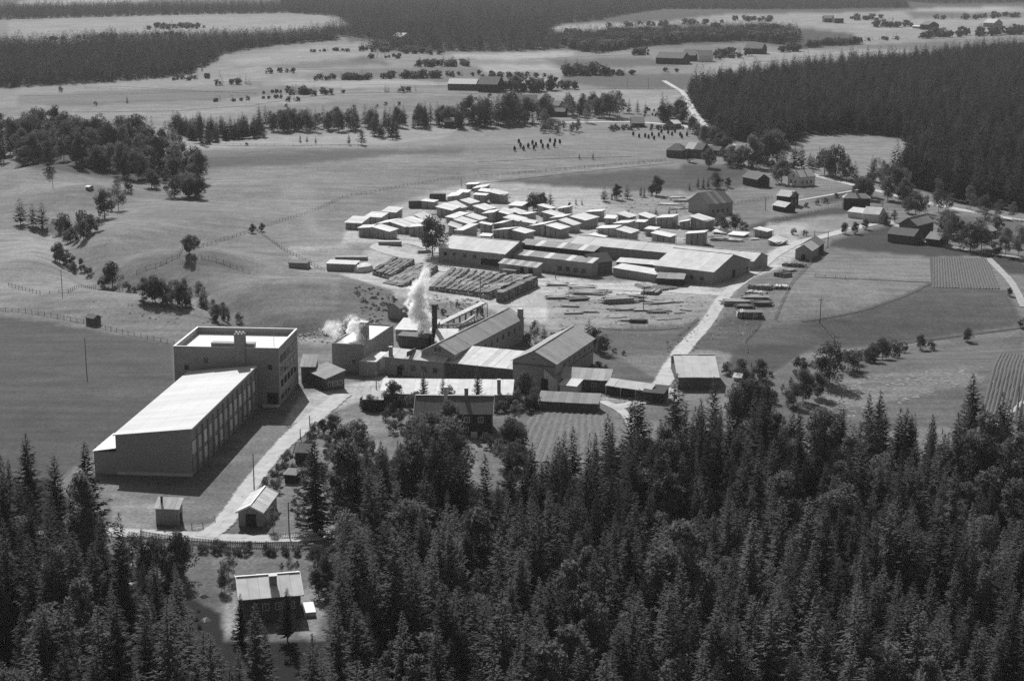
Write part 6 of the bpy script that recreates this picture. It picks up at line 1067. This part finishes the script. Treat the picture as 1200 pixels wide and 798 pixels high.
hb = [t[2] for t in rest if t[3] == 'birch']; wood('birch_forest', 'pale birches mixed in the foreground forest', [t for t in rest if t[3] == 'birch'], crowns(*BI), lambda i, r: hb[i], 3)
FR = [(806, 112), (850, 100), (900, 94), (1000, 82), (1060, 78), (1130, 68), (1260, 56), (1320, 262), (1200, 250), (1120, 237), (1075, 222), (1040, 208), (1062, 190), (1088, 172), (1050, 162), (1000, 155), (940, 158), (925, 172), (905, 178), (870, 166), (850, 165), (828, 146)]
A_ = hexgrid(FR, 6.6, .48, 8); A_ = [p for p in A_ if proj(p[0], p[1], 0)[1] > 45]
wood('spruce_forest', 'large dark spruce forest on the right beyond the highway', [p for p in A_], crowns(*SM), lambda i, r: min(max(r.gauss(16.5, 3.6), 7), 25), 4, .95)
tops = [([(-60, 62), (90, 58), (110, 54), (200, 55), (330, 50), (390, 44), (400, 50), (310, 58), (262, 66), (245, 76), (218, 90), (120, 97), (-60, 106)], 9, 'dark forest strip at the upper left'), ([(-80, 14), (60, 12), (180, 11), (380, 10), (380, 17), (200, 20), (-80, 26)], 12, 'far forest strip along the top left'), ([(-80, -12), (330, -12), (330, -5), (-80, -4)], 16, 'hazy forest line at the very top left'),
        ([(330, -12), (1060, -12), (1060, 3), (1065, 10), (900, 13), (780, 12), (740, 18), (700, 26), (655, 30), (640, 42), (650, 50), (675, 58), (600, 62), (420, 62), (440, 54), (460, 50), (400, 46), (380, 40), (400, 36), (420, 32), (400, 28), (400, 22), (345, 18), (330, 12)], 12, 'vast hazy forest across the top of the picture'), ([(650, 50), (720, 46), (900, 40), (935, 42), (930, 55), (880, 50), (800, 52), (740, 58), (700, 64), (676, 61)], 10, 'mixed far wood behind the ridge farm'), ([(1060, -12), (1300, -12), (1300, 2), (1100, 5), (1065, 3)], 15, 'far forest at the top right')]
for i, (poly, sp, lb) in enumerate(tops):
    A_ = hexgrid(poly, sp, .45, 30 + i); wood('far_forest', lb, A_, crowns(*SL, *( [LL[0]] if i == 4 else [])), lambda i, r: min(max(r.gauss(16, 3), 8), 24), 10 + i, 1.25)
UG = hexgrid([(-60, 640), (120, 655), (250, 720), (380, 700), (470, 600), (760, 560), (1000, 560), (1300, 545), (1400, 900), (-200, 900)], 3.4, .5, 9)
wood('undergrowth', 'low bushes and saplings under the foreground forest', [tuple(p) for p in UG if r.random() < .6 and not (235 < proj(p[0], p[1], 0)[0] < 400 and 630 < proj(p[0], p[1], 0)[1] < 775)], crowns(*BU), lambda i, r: r.uniform(.5, 1.8), 6, .9)

# ------------------------------------------------------------------ steam
def W3b(px, py, y):
    """the point on the line of sight through px, py at distance y"""
    u = px - 600.0; v = py - 399.0; dy = FOC * CT - v * ST; dz = -FOC * ST - v * CT; return Vector((u * y / dy, y, CH + dz * y / dy))
def steam(name, label, blobs, dens, dist, ns=.4, soft=1.0):
    """vapour in a box round the plume; it thins out away from a centre line that leans and widens with height"""
    C_ = [(W3b(px, py, dist), rad) for px, py, rad in blobs]; zs = [c.z for c, q in C_]; z0, z1 = min(zs), max(zs); xm = sum(c.x for c, q in C_) / len(C_); R = max(abs(c.x - xm) + q * 1.7 for c, q in C_)
    o = obj(name, MB().box(Vector((xm, dist, 0)), Vector((1, 0, 0)), Vector((0, 1, 0)), -R, R, -R, R, z0, z1), None, None, None, (xm, dist, z0)); H = z1 - z0
    m = bpy.data.materials.new(name + '_vapour'); m.use_nodes = True; n = m.node_tree; N = n.nodes; L = n.links; N.remove(N['Principled BSDF']); o.data.materials.clear(); o.data.materials.append(m)
    def M(op, a, b=None, c=None):
        q = N.new('ShaderNodeMath'); q.operation = op
        for i, v in enumerate((a, b, c)):
            if v is None: continue
            if isinstance(v, (int, float)): q.inputs[i].default_value = v
            else: L.new(v, q.inputs[i])
        return q.outputs[0]
    tc = N.new('ShaderNodeTexCoord'); sx = N.new('ShaderNodeSeparateXYZ'); L.new(tc.outputs['Object'], sx.inputs[0]); t = M('DIVIDE', sx.outputs[2], H)
    cr = N.new('ShaderNodeValToRGB'); L.new(t, cr.inputs[0]); el = cr.color_ramp.elements; B = sorted(((c.z - z0) / H, (c.x - xm) / (2 * R) + .5, q / R) for c, q in C_)
    while len(el) < len(B): el.new(.5)
    for q, (f, cx, rr) in zip(el, B): q.position = f
    for q, (f, cx, rr) in zip(sorted(el, key=lambda s: s.position), B): q.color = (cx, rr, 0, 1)
    s2 = N.new('ShaderNodeSeparateColor'); L.new(cr.outputs[0], s2.inputs[0]); cx = M('MULTIPLY', M('SUBTRACT', s2.outputs[0], .5), 2 * R); rr = M('MULTIPLY', s2.outputs[1], R)
    dx = M('SUBTRACT', sx.outputs[0], cx); rad = M('DIVIDE', M('SQRT', M('ADD', M('MULTIPLY', dx, dx), M('MULTIPLY', sx.outputs[1], sx.outputs[1]))), M('MAXIMUM', rr, .1))
    no = N.new('ShaderNodeTexNoise'); no.inputs['Scale'].default_value = ns; no.inputs['Detail'].default_value = 5; no.inputs['Roughness'].default_value = .62; no.inputs['Distortion'].default_value = .4; L.new(tc.outputs['Object'], no.inputs['Vector'])
    en = M('MULTIPLY', M('MINIMUM', M('MULTIPLY', t, 12), 1), M('MINIMUM', M('MULTIPLY', M('SUBTRACT', 1, t), 3), 1))
    v = M('ADD', M('MULTIPLY', M('SUBTRACT', 1.05, rad), soft), M('MULTIPLY', M('SUBTRACT', no.outputs['Fac'], .52), 5.0)); v = M('MULTIPLY', M('MINIMUM', M('MAXIMUM', v, 0), 1), en); v = M('MULTIPLY', v, M('LESS_THAN', rad, 1.65))
    pv = N.new('ShaderNodeVolumePrincipled'); pv.inputs['Color'].default_value = (1, 1, 1, 1); L.new(M('MULTIPLY', v, dens), pv.inputs['Density']); L.new(pv.outputs[0], N['Material Output'].inputs['Volume']); return tag(o, label, 'steam')
yd = W(509.5, 404).y + .5; yb = flat(424, 396, 8)[1]
steam('steam_plume', 'dense white steam plume rising beside the tall black chimney', [(500, 308, 1.0), (498, 316, 1.6), (497, 326, 2.0), (493, 335, 2.5), (490, 345, 2.4), (489, 355, 2.9), (491, 365, 3.1), (495, 375, 2.7), (499, 386, 2.1), (503, 396, 1.3), (505, 403, .8)], 3.2, yd, .4, 1.0)
steam('steam_cloud', 'small white steam cloud on the boiler house roof', [(412, 368, 1.2), (414, 374, 2.0), (419, 381, 2.6), (418, 388, 2.8), (421, 395, 2.3), (424, 402, 1.2)], 2.8, yb, .4, .8)
steam('steam_wisp', 'thin drifting wisp of steam left of the boiler house stack', [(390, 372, 1.2), (391, 379, 2.6), (390, 386, 3.2), (389, 393, 2.4), (394, 400, 1.2)], .7, yb + 3, .4, .7)
steam('smoke_haze', 'faint smoke drifting over the meadow left of the lumber yard', [(348, 206, 3), (352, 220, 8), (350, 236, 9), (352, 250, 8), (366, 264, 6), (374, 278, 2)], .016, W(360, 290).y, .10, 1.2)

# ------------------------------------------------------------------ names of places for things that look alike
ORD = 'first second third fourth fifth sixth seventh eighth ninth tenth eleventh twelfth thirteenth fourteenth fifteenth sixteenth seventeenth eighteenth nineteenth twentieth'.split(); ORD += ['twenty-' + o for o in ORD[:9]] + ['thirtieth'] + ['thirty-' + o for o in ORD[:9]] + ['fortieth'] * 20
for objs, wording, where, rows in RANK:
    k = sorted(objs, key=lambda o: -o.location.y); n = len(k); rows = max(1, min(rows, n))
    for j in range(rows):
        part = sorted(k[n * j // rows:n * (j + 1) // rows], key=lambda o: o.location.x / max(o.location.y, 1))
        for i, o in enumerate(part):
            w_ = where if where.split()[0] not in ('in', 'on', 'of') or rows == 1 else where
            if rows == 1: o['label'] = '%s, %s from the left %s' % (wording, ORD[i], where)
            else: o['label'] = '%s %s, %s row, %s from left' % (wording, where, 'farthest' if j == 0 else 'nearest' if j == rows - 1 else ORD[j] + ' farthest', ORD[i])

# ------------------------------------------------------------------ air
hz = MB().box(Vector((0, 0, 0)), X3, Y3, -15000, 15000, -200, 15500, -12, CH + 12)
hz.v = [(x, y, z) for x, y, z in hz.v]
hm = bpy.data.materials.new('summer_haze'); hm.use_nodes = True; n_ = hm.node_tree; n_.nodes.remove(n_.nodes['Principled BSDF']); pv = n_.nodes.new('ShaderNodeVolumePrincipled')
pv.inputs['Color'].default_value = (.95, .95, .95, 1); pv.inputs['Density'].default_value = 0.000042; pv.inputs['Anisotropy'].default_value = 0.0
n_.links.new(pv.outputs[0], n_.nodes['Material Output'].inputs['Volume']); ho = obj('haze', hz, hm, None, 'stuff')
print('TREES', NTREE, 'forest', len(T), 'objects', len(bpy.data.objects))
